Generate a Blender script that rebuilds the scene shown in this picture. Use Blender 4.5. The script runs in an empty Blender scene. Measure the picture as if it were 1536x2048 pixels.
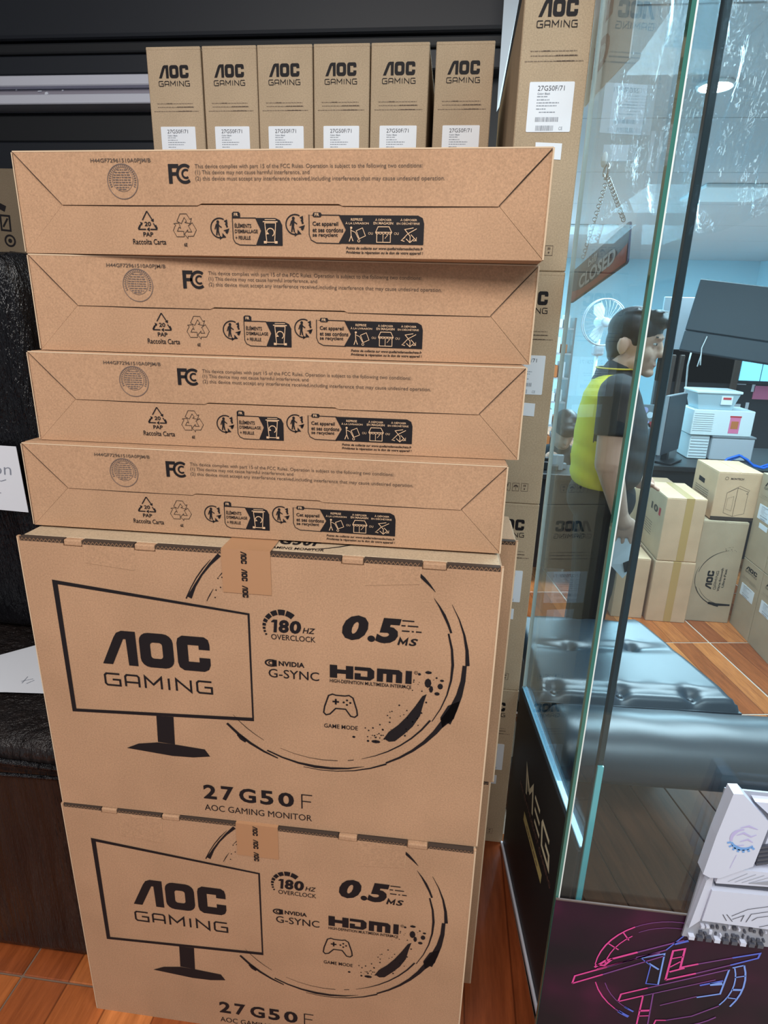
import bpy, bmesh, math, random
from mathutils import Vector, Matrix, Euler
R = math.radians
rnd = random.Random(7)
S = bpy.context.scene
COL = S.collection

# ---------------------------------------------------------------- camera
cam_d = bpy.data.cameras.new('camera'); cam = bpy.data.objects.new('camera', cam_d); COL.objects.link(cam)
cam.location = (0.26730, -0.74860, 1.29938)
cam.rotation_euler = (R(72.0613), R(-1.5045), R(6.5072))
cam_d.sensor_fit = 'VERTICAL'; cam_d.sensor_height = 36.0; cam_d.sensor_width = 27.0
cam_d.lens = 1194.47 / 2048 * 36.0
cam_d.clip_start = 0.02
S.camera = cam
# ---------------------------------------------------------------- world, lights, exposure
S.view_settings.view_transform = 'Standard'; S.view_settings.look = 'None'
S.view_settings.gamma = 1.0; S.view_settings.use_curve_mapping = False
S.view_settings.exposure = 0.0
w = bpy.data.worlds.new('world'); S.world = w; w.use_nodes = True
w.node_tree.nodes['Background'].inputs[0].default_value = (0.86, 0.93, 1.0, 1)
w.node_tree.nodes['Background'].inputs[1].default_value = 0.34

def area(name, loc, rot, sx, sy, power, col):
    d = bpy.data.lights.new(name, 'AREA'); d.shape = 'RECTANGLE'; d.size = sx; d.size_y = sy
    d.energy = power; d.color = col
    o = bpy.data.objects.new(name, d); COL.objects.link(o); o.location = loc; o.rotation_euler = rot
    return o
# unseen ceiling panels over the aisle the camera stands in
area('unseen_aisle_light', (-0.1, -1.9, 2.75), (R(28), 0, R(-4)), 1.8, 1.0, 68, (1.0, 0.93, 0.86))
area('unseen_aisle_light', (1.7, -1.2, 2.75), (R(12), 0, 0), 1.4, 0.8, 34, (0.86, 0.95, 1.0))  # second panel, added for a highlight on the bench roll
# ceiling panels inside the shop
area('shop_light', (1.65, 1.75, 2.30), (0, 0, 0), 1.5, 1.1, 95, (0.70, 0.91, 1.0))
area('shop_light', (2.4, 4.9, 2.28), (0, 0, 0), 1.6, 1.2, 190, (0.60, 0.88, 1.0))
area('shop_light', (1.7, 7.0, 2.28), (0, 0, 0), 2.2, 1.6, 260, (0.52, 0.85, 1.0))

# ---------------------------------------------------------------- materials
MAT = {}
def new_mat(name):
    m = bpy.data.materials.new(name); m.use_nodes = True; nt = m.node_tree
    b = nt.nodes['Principled BSDF']; MAT[name] = m
    return m, nt, b
def plain(name, col, rough=0.6, metal=0.0, spec=None, emit=None, es=0, coat=0):
    m, nt, b = new_mat(name)
    b.inputs['Base Color'].default_value = (*col, 1); b.inputs['Roughness'].default_value = rough
    b.inputs['Metallic'].default_value = metal
    if spec is not None: b.inputs['Specular IOR Level'].default_value = spec
    if coat: b.inputs['Coat Weight'].default_value = coat
    if emit: b.inputs['Emission Color'].default_value = (*emit, 1); b.inputs['Emission Strength'].default_value = es
    return m
def N(nt, t, **k):
    n = nt.nodes.new(t)
    for a, v in k.items(): setattr(n, a, v)
    return n
def coords(nt, scale=(1, 1, 1), kind='Object'):
    tc = N(nt, 'ShaderNodeTexCoord'); mp = N(nt, 'ShaderNodeMapping')
    mp.inputs['Scale'].default_value = scale
    nt.links.new(tc.outputs[kind], mp.inputs['Vector']); return mp.outputs['Vector']
def noise(nt, vec, scale, detail=3, rough=0.5):
    n = N(nt, 'ShaderNodeTexNoise'); n.inputs['Scale'].default_value = scale
    n.inputs['Detail'].default_value = detail; n.inputs['Roughness'].default_value = rough
    if vec is not None: nt.links.new(vec, n.inputs['Vector'])
    return n.outputs['Fac']
def ramp(nt, fac, stops):
    r = N(nt, 'ShaderNodeValToRGB'); e = r.color_ramp.elements
    while len(e) < len(stops): e.new(0.5)
    for i, (p, c) in enumerate(stops): e[i].position = p; e[i].color = (*c, 1)
    nt.links.new(fac, r.inputs['Fac']); return r.outputs['Color']
def bump(nt, b, h, strength, dist=0.002):
    n = N(nt, 'ShaderNodeBump'); n.inputs['Strength'].default_value = strength; n.inputs['Distance'].default_value = dist
    nt.links.new(h, n.inputs['Height']); nt.links.new(n.outputs['Normal'], b.inputs['Normal'])
def mul(nt, a, bcol, fac=1.0, mode='MULTIPLY'):
    x = N(nt, 'ShaderNodeMix', data_type='RGBA', blend_type=mode); x.inputs[0].default_value = fac
    for s, v in ((6, a), (7, bcol)):
        if isinstance(v, tuple): x.inputs[s].default_value = (*v, 1)
        else: nt.links.new(v, x.inputs[s])
    return x.outputs[2]
def kraft(name, c):
    m, nt, b = new_mat(name)
    v = coords(nt)
    f = noise(nt, v, 420, 4, 0.75)
    base = ramp(nt, f, [(0.25, tuple(x * 0.72 for x in c)), (0.75, tuple(min(1, x * 1.24) for x in c))])
    g = noise(nt, v, 7, 3)
    big = ramp(nt, g, [(0.3, (0.9, 0.89, 0.88)), (0.7, (1.06, 1.05, 1.05))])
    nt.links.new(mul(nt, base, big), b.inputs['Base Color'])
    b.inputs['Roughness'].default_value = 0.78; b.inputs['Specular IOR Level'].default_value = 0.25
    bump(nt, b, noise(nt, coords(nt, (1, 1, 0.05)), 260, 2), 0.12, 0.001)
    return m
kraft('kraft_red', (0.450, 0.272, 0.163))
kraft('kraft_tan', (0.485, 0.370, 0.250))
kraft('kraft_shaded', (0.20, 0.155, 0.105))  # darker kraft copy: the left corner's shade is put into the colour
kraft('kraft_pale', (0.66, 0.44, 0.275))
plain('ink', (0.012, 0.010, 0.012), 0.6, spec=0.2)
plain('ink_soft', (0.10, 0.065, 0.045), 0.7)
plain('ink_faint', (0.22, 0.16, 0.11), 0.7)
plain('kraft_edge', (0.62, 0.46, 0.31), 0.85)
plain('ink_seal', (0.13, 0.095, 0.085), 0.7)
plain('groove', (0.05, 0.03, 0.02), 0.9)
plain('crease', (0.24, 0.135, 0.075), 0.9)
plain('flute', (0.10, 0.07, 0.05), 0.9)
plain('raw_edge', (0.62, 0.46, 0.31), 0.9)
plain('label_white', (0.80, 0.84, 0.90), 0.45)
plain('label_ink', (0.05, 0.05, 0.07), 0.6)
plain('label_grey', (0.30, 0.33, 0.38), 0.6)
plain('tape', (0.42, 0.225, 0.118), 0.28)
plain('tape_tan', (0.52, 0.33, 0.13), 0.25)
plain('dark_panel', (0.012, 0.014, 0.018), 0.55)
plain('dark_panel_soft', (0.017, 0.021, 0.030), 0.5)
plain('aluminium', (0.74, 0.76, 0.88), 0.4, 0.0)
plain('aluminium_dull', (0.34, 0.32, 0.38), 0.5, 0.0)
plain('paper', (0.78, 0.82, 0.90), 0.6)
plain('pencil', (0.25, 0.28, 0.35), 0.7)
plain('black_plastic', (0.010, 0.011, 0.013), 0.35)
plain('grey_plastic', (0.20, 0.22, 0.24), 0.4)
plain('white_plastic', (0.72, 0.80, 0.82), 0.35)
plain('light_grey', (0.46, 0.48, 0.52), 0.55)
plain('blue_cable', (0.01, 0.13, 0.62), 0.4)
plain('white_cable', (0.70, 0.72, 0.72), 0.5)
plain('chain', (0.55, 0.58, 0.60), 0.25, 0.9)
plain('sign_navy', (0.022, 0.040, 0.115), 0.35)
plain('sign_red', (0.42, 0.035, 0.03), 0.35)
plain('sign_white', (0.62, 0.66, 0.74), 0.4)
plain('banner_white', (0.62, 0.66, 0.70), 0.5)
plain('banner_red', (0.20, 0.03, 0.05), 0.5)
plain('meg_white', (0.80, 0.74, 0.55), 0.5)
plain('meg_gold', (0.62, 0.52, 0.22), 0.5)
plain('meg_brown', (0.16, 0.09, 0.08), 0.5)
plain('neon_pink', (0.78, 0.06, 0.33), 0.4)
plain('neon_violet', (0.20, 0.05, 0.26), 0.4)
plain('neon_blue', (0.09, 0.15, 0.72), 0.4)
plain('neon_sky', (0.20, 0.36, 0.90), 0.4)
plain('armour_white', (0.62, 0.66, 0.79), 0.34)
plain('armour_grey', (0.34, 0.36, 0.42), 0.35)
plain('armour_line', (0.07, 0.075, 0.10), 0.4)
plain('emblem_violet', (0.50, 0.46, 0.74), 0.4)
plain('emblem_blue', (0.16, 0.36, 0.74), 0.4)
plain('skin', (0.62, 0.37, 0.27), 0.5)
plain('lip', (0.46, 0.22, 0.18), 0.5)
plain('hair', (0.010, 0.010, 0.013), 0.42)
plain('shirt_black', (0.013, 0.016, 0.022), 0.75)
plain('shirt_yellow', (0.74, 0.62, 0.015), 0.7)
plain('piping', (0.75, 0.55, 0.05), 0.6)
plain('trousers', (0.012, 0.012, 0.016), 0.8)
plain('eye_white', (0.7, 0.7, 0.7), 0.3)
plain('wall_paint', (0.52, 0.76, 0.86), 0.7)
plain('slate', (0.030, 0.044, 0.056), 0.5, spec=0.3)
plain('ceiling_grid', (0.20, 0.22, 0.24), 0.6)
plain('ceiling_tile', (0.50, 0.53, 0.56), 0.8)
plain('dark_wall', (0.030, 0.034, 0.042), 0.6)
plain('brown_frame', (0.10, 0.065, 0.05), 0.6)
plain('lamp_glow', (1, 1, 1), 0.5, emit=(0.85, 0.95, 1.0), es=90)
plain('window_glow', (0.3, 0.7, 0.9), 0.3, emit=(0.25, 0.72, 0.95), es=1.1)
plain('orange_box', (0.52, 0.17, 0.05), 0.6)
plain('red_print', (0.55, 0.05, 0.06), 0.5)
plain('pink_print', (0.75, 0.20, 0.35), 0.5)
plain('grout_dark', (0.20, 0.125, 0.085), 0.9)
plain('grout_pale', (0.58, 0.47, 0.38), 0.9)
plain('glass_edge', (0.035, 0.16, 0.13), 0.12, coat=0.5)
plain('glass_edge_pale', (0.72, 0.80, 0.78), 0.15, coat=0.5)
plain('glass_edge_teal', (0.12, 0.46, 0.48), 0.12, coat=0.5)
plain('glass_edge_blue', (0.22, 0.42, 0.56), 0.12, coat=0.5)
plain('post_teal', (0.006, 0.016, 0.020), 0.15, spec=0.4)

def wood_tile(name, lo, mid, hi):
    m, nt, b = new_mat(name)
    tc = N(nt, 'ShaderNodeTexCoord'); oi = N(nt, 'ShaderNodeObjectInfo')
    sep = N(nt, 'ShaderNodeSeparateXYZ'); nt.links.new(tc.outputs['Object'], sep.inputs[0])
    k = N(nt, 'ShaderNodeMath', operation='MULTIPLY'); k.inputs[1].default_value = 10.0; nt.links.new(sep.outputs['X'], k.inputs[0])
    fl = N(nt, 'ShaderNodeMath', operation='FLOOR'); nt.links.new(k.outputs[0], fl.inputs[0])
    cb = N(nt, 'ShaderNodeCombineXYZ'); nt.links.new(fl.outputs[0], cb.inputs[0]); nt.links.new(oi.outputs['Random'], cb.inputs[1])
    wn = N(nt, 'ShaderNodeTexWhiteNoise', noise_dimensions='2D'); nt.links.new(cb.outputs[0], wn.inputs['Vector'])
    col = ramp(nt, wn.outputs['Value'], [(0.0, lo), (0.5, mid), (1.0, hi)])
    add = N(nt, 'ShaderNodeVectorMath', operation='ADD'); nt.links.new(tc.outputs['Object'], add.inputs[0]); nt.links.new(wn.outputs['Color'], add.inputs[1])
    mp = N(nt, 'ShaderNodeMapping'); mp.inputs['Scale'].default_value = (9, 0.8, 1); nt.links.new(add.outputs[0], mp.inputs['Vector'])
    g = noise(nt, mp.outputs['Vector'], 7, 6, 0.7)
    grain = ramp(nt, g, [(0.3, (0.62, 0.56, 0.52)), (0.65, (1.1, 1.08, 1.05))])
    c2 = mul(nt, col, grain)
    fr = N(nt, 'ShaderNodeMath', operation='FRACT'); nt.links.new(k.outputs[0], fr.inputs[0])
    pp = N(nt, 'ShaderNodeMath', operation='PINGPONG'); pp.inputs[1].default_value = 0.5; nt.links.new(fr.outputs[0], pp.inputs[0])
    line = ramp(nt, pp.outputs[0], [(0.0, (0.35, 0.3, 0.28)), (0.03, (1, 1, 1))])
    nt.links.new(mul(nt, c2, line), b.inputs['Base Color'])
    b.inputs['Roughness'].default_value = 0.24
    bump(nt, b, g, 0.15, 0.001)
wood_tile('wood_tile', (0.25, 0.058, 0.018), (0.47, 0.135, 0.036), (0.65, 0.235, 0.072))

def film_black():
    m, nt, b = new_mat('black_film')
    v = coords(nt, (14, 14, 1.6))
    h = noise(nt, v, 2.6, 5, 0.65)
    c = ramp(nt, noise(nt, coords(nt, (22, 22, 1.2)), 2.2, 4, 0.6), [(0.45, (0.011, 0.008, 0.008)), (0.72, (0.020, 0.014, 0.013)), (0.84, (0.20, 0.20, 0.22))])
    nt.links.new(c, b.inputs['Base Color'])
    b.inputs['Roughness'].default_value = 0.30
    bump(nt, b, h, 0.9, 0.02)
film_black()
def film_gloss():
    m, nt, b = new_mat('black_film_gloss')
    h = noise(nt, coords(nt, (6, 6, 1.2)), 3.0, 6, 0.7)
    b.inputs['Base Color'].default_value = (0.006, 0.006, 0.008, 1)
    b.inputs['Roughness'].default_value = 0.14
    bump(nt, b, h, 1.0, 0.03)
film_gloss()
def leather():
    m, nt, b = new_mat('leather')
    b.inputs['Base Color'].default_value = (0.020, 0.034, 0.050, 1)
    b.inputs['Roughness'].default_value = 0.36; b.inputs['Specular IOR Level'].default_value = 0.9
    bump(nt, b, noise(nt, coords(nt), 9, 3), 0.05, 0.01)
leather()
def shaded_wood():  # dark brown that carries the shade on the floor by the bench
    m, nt, b = new_mat('shaded_wood')
    g = noise(nt, coords(nt, (8, 1, 1)), 4, 6, 0.7)
    nt.links.new(ramp(nt, g, [(0.3, (0.050, 0.016, 0.005)), (0.7, (0.140, 0.046, 0.015))]), b.inputs['Base Color'])
    b.inputs['Roughness'].default_value = 0.45; b.inputs['Specular IOR Level'].default_value = 0.25
shaded_wood()
def poster_mat():
    m, nt, b = new_mat('poster_print')
    g = noise(nt, coords(nt), 6, 2)
    nt.links.new(ramp(nt, g, [(0.42, (0.010, 0.007, 0.013)), (0.60, (0.030, 0.007, 0.022)), (0.75, (0.085, 0.010, 0.045))]), b.inputs['Base Color'])
    b.inputs['Roughness'].default_value = 0.45; b.inputs['Specular IOR Level'].default_value = 0.2
poster_mat()
def glass(name, tint, boost=1.0, dirt=0.0):
    m = bpy.data.materials.new(name); m.use_nodes = True; nt = m.node_tree; MAT[name] = m
    nt.nodes.clear()
    out = N(nt, 'ShaderNodeOutputMaterial'); tr = N(nt, 'ShaderNodeBsdfTransparent'); tr.inputs[0].default_value = (*tint, 1)
    gl = N(nt, 'ShaderNodeBsdfGlossy'); gl.inputs['Roughness'].default_value = 0.0
    gl.inputs['Color'].default_value = (0.9, 0.97, 1, 1)
    lwt = N(nt, 'ShaderNodeLayerWeight'); lwt.inputs['Blend'].default_value = 0.5
    pw = N(nt, 'ShaderNodeMath', operation='POWER'); pw.inputs[1].default_value = 5.0; nt.links.new(lwt.outputs['Facing'], pw.inputs[0])
    fr = N(nt, 'ShaderNodeMath', operation='MULTIPLY_ADD'); fr.inputs[1].default_value = 0.96; fr.inputs[2].default_value = 0.04; nt.links.new(pw.outputs[0], fr.inputs[0])
    mx = N(nt, 'ShaderNodeMixShader')
    mm = N(nt, 'ShaderNodeMath', operation='MULTIPLY'); mm.inputs[1].default_value = boost; mm.use_clamp = True
    nt.links.new(fr.outputs[0], mm.inputs[0]); nt.links.new(mm.outputs[0], mx.inputs[0])
    nt.links.new(tr.outputs[0], mx.inputs[1]); nt.links.new(gl.outputs[0], mx.inputs[2])
    nt.links.new(mx.outputs[0], out.inputs[0])
    return m
glass('glass_clear', (0.90, 0.965, 0.985), 1.0)
glass('glass_side', (0.90, 0.965, 0.985), 1.0)
def film_clear():
    m = glass('film_clear', (0.965, 0.985, 0.99), 1.5); nt = m.node_tree
    gl = [n for n in nt.nodes if n.type == 'BSDF_GLOSSY'][0]; gl.inputs['Roughness'].default_value = 0.06
    n = N(nt, 'ShaderNodeBump'); n.inputs['Strength'].default_value = 1.0; n.inputs['Distance'].default_value = 0.05
    nt.links.new(noise(nt, coords(nt, (5, 5, 1.6)), 3.5, 4, 0.6), n.inputs['Height'])
    nt.links.new(n.outputs['Normal'], gl.inputs['Normal'])
film_clear()
def bin_mat():
    m = glass('bin_plastic', (0.75, 0.88, 0.92), 1.0); nt = m.node_tree
    d = N(nt, 'ShaderNodeBsdfDiffuse'); d.inputs[0].default_value = (0.62, 0.78, 0.85, 1)
    mx = [n for n in nt.nodes if n.type == 'MIX_SHADER'][0]; mx2 = N(nt, 'ShaderNodeMixShader'); mx2.inputs[0].default_value = 0.6
    out = [n for n in nt.nodes if n.type == 'OUTPUT_MATERIAL'][0]
    nt.links.new(mx.outputs[0], mx2.inputs[1]); nt.links.new(d.outputs[0], mx2.inputs[2]); nt.links.new(mx2.outputs[0], out.inputs[0])
bin_mat()

# ---------------------------------------------------------------- object helpers
def link(name, me, mat=None, parent=None, loc=None, rot=None):
    o = bpy.data.objects.new(name, me); COL.objects.link(o)
    if mat and not me.materials: me.materials.append(MAT[mat])
    if parent: o.parent = parent
    if loc: o.location = loc
    if rot: o.rotation_euler = rot
    return o
def thing(name, label, cat, loc=(0, 0, 0), rotz=0.0, group=None):
    o = bpy.data.objects.new(name, None); COL.objects.link(o); o.empty_display_size = 0.05
    o.location = loc; o.rotation_euler = (0, 0, rotz)
    return tag(o, label, cat, group)
def tag(o, label, cat, group=None):
    o['label'] = label; o['category'] = cat
    if group: o['group'] = group
    return o
def struct(o): o['kind'] = 'structure'; return o

class MB:
    def __init__(s): s.v = []; s.f = []
    def add(s, vs, fs):
        n = len(s.v); s.v += [tuple(p) for p in vs]; s.f += [tuple(i + n for i in q) for q in fs]; return s
    def box(s, x0, x1, y0, y1, z0, z1):
        return s.add([(x0, y0, z0), (x1, y0, z0), (x1, y1, z0), (x0, y1, z0), (x0, y0, z1), (x1, y0, z1), (x1, y1, z1), (x0, y1, z1)],
                     [(3, 2, 1, 0), (4, 5, 6, 7), (0, 1, 5, 4), (1, 2, 6, 5), (2, 3, 7, 6), (3, 0, 4, 7)])
    def bbox(s, x0, x1, y0, y1, z0, z1, r=0.003, seg=1):
        bm = bmesh.new(); bmesh.ops.create_cube(bm, size=1)
        for v in bm.verts: v.co = ((x0 + x1) / 2 + v.co.x * (x1 - x0), (y0 + y1) / 2 + v.co.y * (y1 - y0), (z0 + z1) / 2 + v.co.z * (z1 - z0))
        bmesh.ops.bevel(bm, geom=list(bm.edges), offset=r, segments=seg, affect='EDGES', profile=0.5)
        bm.verts.index_update(); s.add([v.co for v in bm.verts], [[v.index for v in f.verts] for f in bm.faces]); bm.free(); return s
    def poly(s, pts, n0, n1, ou=0, ov=0):        # (u,v) polygon on a face looking towards -y, from depth n0 out to n1
        k = len(pts); a = [(u + ou, -n0, v + ov) for u, v in pts]; b = [(u + ou, -n1, v + ov) for u, v in pts]
        ar = sum(pts[i][0] * pts[(i + 1) % k][1] - pts[(i + 1) % k][0] * pts[i][1] for i in range(k))
        if ar < 0: a.reverse(); b.reverse()
        return s.add(a + b, [tuple(range(k, 2 * k)), tuple(reversed(range(k)))] + [(i, (i + 1) % k, k + (i + 1) % k, k + i) for i in range(k)])
    def tube(s, pts, r, n=8, cap=True, r2=None):
        pts = [Vector(p) for p in pts]; k = len(pts); rs = r if isinstance(r, (list, tuple)) else [r] * k
        vs = []; up = None
        for i, p in enumerate(pts):
            t = (pts[min(i + 1, k - 1)] - pts[max(i - 1, 0)]).normalized()
            if up is None: up = t.orthogonal().normalized()
            a = (up - t * up.dot(t))
            a = a.normalized() if a.length > 1e-6 else t.orthogonal().normalized(); up = a; b = t.cross(a)
            vs += [p + (a * math.cos(2 * math.pi * j / n) + b * math.sin(2 * math.pi * j / n)) * rs[i] for j in range(n)]
        fs = [(i * n + j, i * n + (j + 1) % n, (i + 1) * n + (j + 1) % n, (i + 1) * n + j) for i in range(k - 1) for j in range(n)]
        if cap: fs += [tuple(reversed(range(n))), tuple(range((k - 1) * n, k * n))]
        return s.add(vs, fs)
    def ring(s, c, R0, r, axis='y', n=28, m=6):
        c = Vector(c); e = {'x': (Vector((0, 1, 0)), Vector((0, 0, 1))), 'y': (Vector((1, 0, 0)), Vector((0, 0, 1))), 'z': (Vector((1, 0, 0)), Vector((0, 1, 0)))}[axis]
        w_ = e[0].cross(e[1]); vs = []
        for i in range(n):
            d = e[0] * math.cos(2 * math.pi * i / n) + e[1] * math.sin(2 * math.pi * i / n)
            vs += [c + d * (R0 + r * math.cos(2 * math.pi * j / m)) + w_ * r * math.sin(2 * math.pi * j / m) for j in range(m)]
        return s.add(vs, [(i * m + j, ((i + 1) % n) * m + j, ((i + 1) % n) * m + (j + 1) % m, i * m + (j + 1) % m) for i in range(n) for j in range(m)])
    def ell(s, c, r, n=16, m=10, rot=None):
        vs = []; c = Vector(c)
        q = Euler(rot).to_matrix() if rot else Matrix.Identity(3)
        for i in range(1, m):
            t = math.pi * i / m
            vs += [c + q @ Vector((r[0] * math.sin(t) * math.cos(2 * math.pi * j / n), r[1] * math.sin(t) * math.sin(2 * math.pi * j / n), r[2] * math.cos(t))) for j in range(n)]
        top = c + q @ Vector((0, 0, r[2])); bot = c - q @ Vector((0, 0, r[2]))
        fs = [(i * n + j, (i + 1) * n + j, (i + 1) * n + (j + 1) % n, i * n + (j + 1) % n) for i in range(m - 2) for j in range(n)]
        k = len(vs); vs += [top, bot]
        fs += [(k, j, (j + 1) % n) for j in range(n)] + [(k + 1, (m - 2) * n + (j + 1) % n, (m - 2) * n + j) for j in range(n)]
        return s.add(vs, fs)
    def cap(s, p, q, r0, r1, n=12):              # tapered capsule
        p = Vector(p); q = Vector(q); d = (q - p).normalized(); pts = []; rs = []
        for a in (80, 55, 25): pts.append(p - d * r0 * math.sin(R(a))); rs.append(r0 * math.cos(R(a)))
        pts += [p, p.lerp(q, .5), q]; rs += [r0, (r0 + r1) / 2, r1]
        for a in (25, 55, 80): pts.append(q + d * r1 * math.sin(R(a))); rs.append(r1 * math.cos(R(a)))
        return s.tube(pts, rs, n)
    def mesh(s, name, smooth=False):
        me = bpy.data.meshes.new(name); me.from_pydata(s.v, [], s.f); me.update()
        if smooth: me.polygons.foreach_set('use_smooth', [True] * len(me.polygons))
        return me
    def build(s, name, mat, parent=None, smooth=False, loc=None, rot=None):
        return link(name, s.mesh(name, smooth), mat, parent, loc, rot)

def vox(mb, size, name, smooth=3):
    o = bpy.data.objects.new('tmp', mb.mesh('tmp')); COL.objects.link(o)
    m = o.modifiers.new('r', 'REMESH'); m.mode = 'VOXEL'; m.voxel_size = size; m.use_smooth_shade = True
    m = o.modifiers.new('s', 'SMOOTH'); m.factor = 0.5; m.iterations = smooth
    dg = bpy.context.evaluated_depsgraph_get(); me = bpy.data.meshes.new_from_object(o.evaluated_get(dg))
    me.name = name; old = o.data; bpy.data.objects.remove(o); bpy.data.meshes.remove(old)
    me.polygons.foreach_set('use_smooth', [True] * len(me.polygons)); return me

# ---------------------------------------------------------------- flat printing (u right, v up, metres)
_tc = {}
def text_geo(txt, bold=0.0, shear=0.0, space=1.0):
    key = (txt, bold, shear, space)
    if key in _tc: return _tc[key]
    c = bpy.data.curves.new('t', 'FONT'); c.body = txt; c.offset = bold; c.shear = shear; c.space_character = space
    c.resolution_u = 3
    o = bpy.data.objects.new('t', c); COL.objects.link(o)
    dg = bpy.context.evaluated_depsgraph_get(); me = bpy.data.meshes.new_from_object(o.evaluated_get(dg))
    vs = [(v.co.x, v.co.y) for v in me.vertices]; fs = [tuple(p.vertices) for p in me.polygons]
    bpy.data.objects.remove(o); bpy.data.curves.remove(c); bpy.data.meshes.remove(me)
    x0 = min(v[0] for v in vs); x1 = max(v[0] for v in vs); y0 = min(v[1] for v in vs); y1 = max(v[1] for v in vs)
    _tc[key] = ([((x - x0) / (x1 - x0), (y - y0) / (y1 - y0)) for x, y in vs], fs, (x1 - x0) / (y1 - y0)); return _tc[key]
class PR:
    def __init__(s, ou=0.0, ov=0.0, n=0.0007, mm=0.001): s.v = []; s.f = []; s.ou = ou; s.ov = ov; s.n = n; s.mm = mm
    def raw(s, vs, fs):
        k = len(s.v); s.v += vs; s.f += [tuple(i + k for i in q) for q in fs]; return s
    def pl(s, *pts): return s.raw(list(pts), [tuple(range(len(pts)))])
    def rect(s, a, b, c, d): return s.pl((a, b), (c, b), (c, d), (a, d))
    def text(s, t, a, b, c, d, bold=0, shear=0, space=1.0, rot=False):
        vs, fs, _ = text_geo(t, bold, shear, space)
        if rot: return s.raw([(c - (c - a) * y, b + (d - b) * x) for x, y in vs], fs)
        return s.raw([(a + (c - a) * x, b + (d - b) * y) for x, y in vs], fs)
    def loop(s, o, i):
        k = len(o); return s.raw(list(o) + list(i), [(j, (j + 1) % k, k + (j + 1) % k, k + j) for j in range(k)])
    def rr(s, a, b, c, d, r, n=4):
        out = []
        for cx, cy, t0 in ((c - r, d - r, 0), (a + r, d - r, 90), (a + r, b + r, 180), (c - r, b + r, 270)):
            out += [(cx + r * math.cos(R(t0 + 90 * j / n)), cy + r * math.sin(R(t0 + 90 * j / n))) for j in range(n + 1)]
        return out
    def st(s, pts, w_, closed=False):
        k = len(pts); ws = w_ if isinstance(w_, (list, tuple)) else [w_] * k; L = []; Rr = []
        for i in range(k):
            p = Vector(pts[i]); a = Vector(pts[i - 1]) if (i or closed) else None; b = Vector(pts[(i + 1) % k]) if (i < k - 1 or closed) else None
            d1 = (p - a).normalized() if a is not None else None; d2 = (b - p).normalized() if b is not None else None
            d = ((d1 or d2) + (d2 or d1))
            d = d.normalized() if d.length > 1e-6 else (d1 or d2)
            nn = Vector((-d.y, d.x)); ref = d1 or d2; cs = max(0.35, nn.dot(Vector((-ref.y, ref.x))))
            h = ws[i] / 2 / cs; L.append(tuple(p + nn * h)); Rr.append(tuple(p - nn * h))
        return s.raw(L + Rr, [(j, (j + 1) % k, k + (j + 1) % k, k + j) for j in range(k if closed else k - 1)])
    def arc(s, cx, cy, r, a0, a1, w_, n=None, ry=None):
        n = n or max(4, int(abs(a1 - a0) / 7)); ry = ry or r
        pts = [(cx + r * math.cos(R(a0 + (a1 - a0) * i / n)), cy + ry * math.sin(R(a0 + (a1 - a0) * i / n))) for i in range(n + 1)]
        if isinstance(w_, (list, tuple)):
            m = len(w_) - 1; w_ = [w_[min(int(i / n * m), m - 1)] * (1 - (i / n * m - min(int(i / n * m), m - 1))) + w_[min(int(i / n * m), m - 1) + 1] * (i / n * m - min(int(i / n * m), m - 1)) for i in range(n + 1)]
        return s.st(pts, w_)
    def dot(s, x, y, r, ry=None, n=8):
        return s.pl(*[(x + r * math.cos(2 * math.pi * i / n), y + (ry or r) * math.sin(2 * math.pi * i / n)) for i in range(n)])
    def dash(s, a, b, c, h, seed=1):              # a line of print too small to read
        q = random.Random(seed); x = a
        while x < c - h:
            e = min(c, x + h * q.uniform(1.2, 4.5)); s.rect(x, b, e, b + h * q.uniform(.75, 1)); x = e + h * .7
        return s
    def mesh(s, name):
        m = s.mm; me = bpy.data.meshes.new(name)
        me.from_pydata([(u * m + s.ou, -s.n, v * m + s.ov) for u, v in s.v], [], s.f); me.update(); return me
    def build(s, name, mat, parent): return link(name, s.mesh(name), mat, parent)

def aoc(p, a, b, c, d):
    f = lambda pts: [(a + (u - 108) / 172 * (c - a), b + (v - 285) / 60 * (d - b)) for u, v in pts]
    p.pl(*f([(108, 285), (130, 333), (135, 341), (143, 345), (165, 345), (165, 285), (150, 285), (149, 331), (145, 331), (124, 285)]))
    p.loop(f(p.rr(170, 285, 223, 345, 15)), f(p.rr(187, 301, 206, 329, 5)))
    p.pl(*f([(229, 332), (231, 340), (238, 345), (272, 345), (278, 341), (280, 333), (280, 323), (263, 323), (263, 330), (246, 330), (246, 301), (263, 301), (263, 309), (280, 309), (280, 297), (277, 289), (270, 285), (238, 285), (231, 290), (229, 298)]))
    return p
GL = {'G': [[(1, 1), (.12, 1), (0, .86), (0, .14), (.12, 0), (1, 0), (1, .5), (.5, .5)]], 'A': [[(0, 0), (0, .86), (.12, 1), (.88, 1), (1, .86), (1, 0)], [(0, .38), (1, .38)]],
      'M': [[(0, 0), (0, 1), (.5, .35), (1, 1), (1, 0)]], 'I': [[(.5, 0), (.5, 1)]], 'N': [[(0, 0), (0, 1), (1, 0), (1, 1)]]}
def gaming(p, a, b, c, d, w_):
    for ch, x0, x1 in (('G', 108, 132), ('A', 141, 163), ('M', 173, 199), ('I', 205, 217), ('N', 223, 246), ('G', 256, 279)):
        for path in GL[ch]:
            p.st([(a + (x0 + (x1 - x0) * x - 108) / 171 * (c - a), b + w_ / 2 + (d - b - w_) * y) for x, y in path], w_)
    return p

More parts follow.
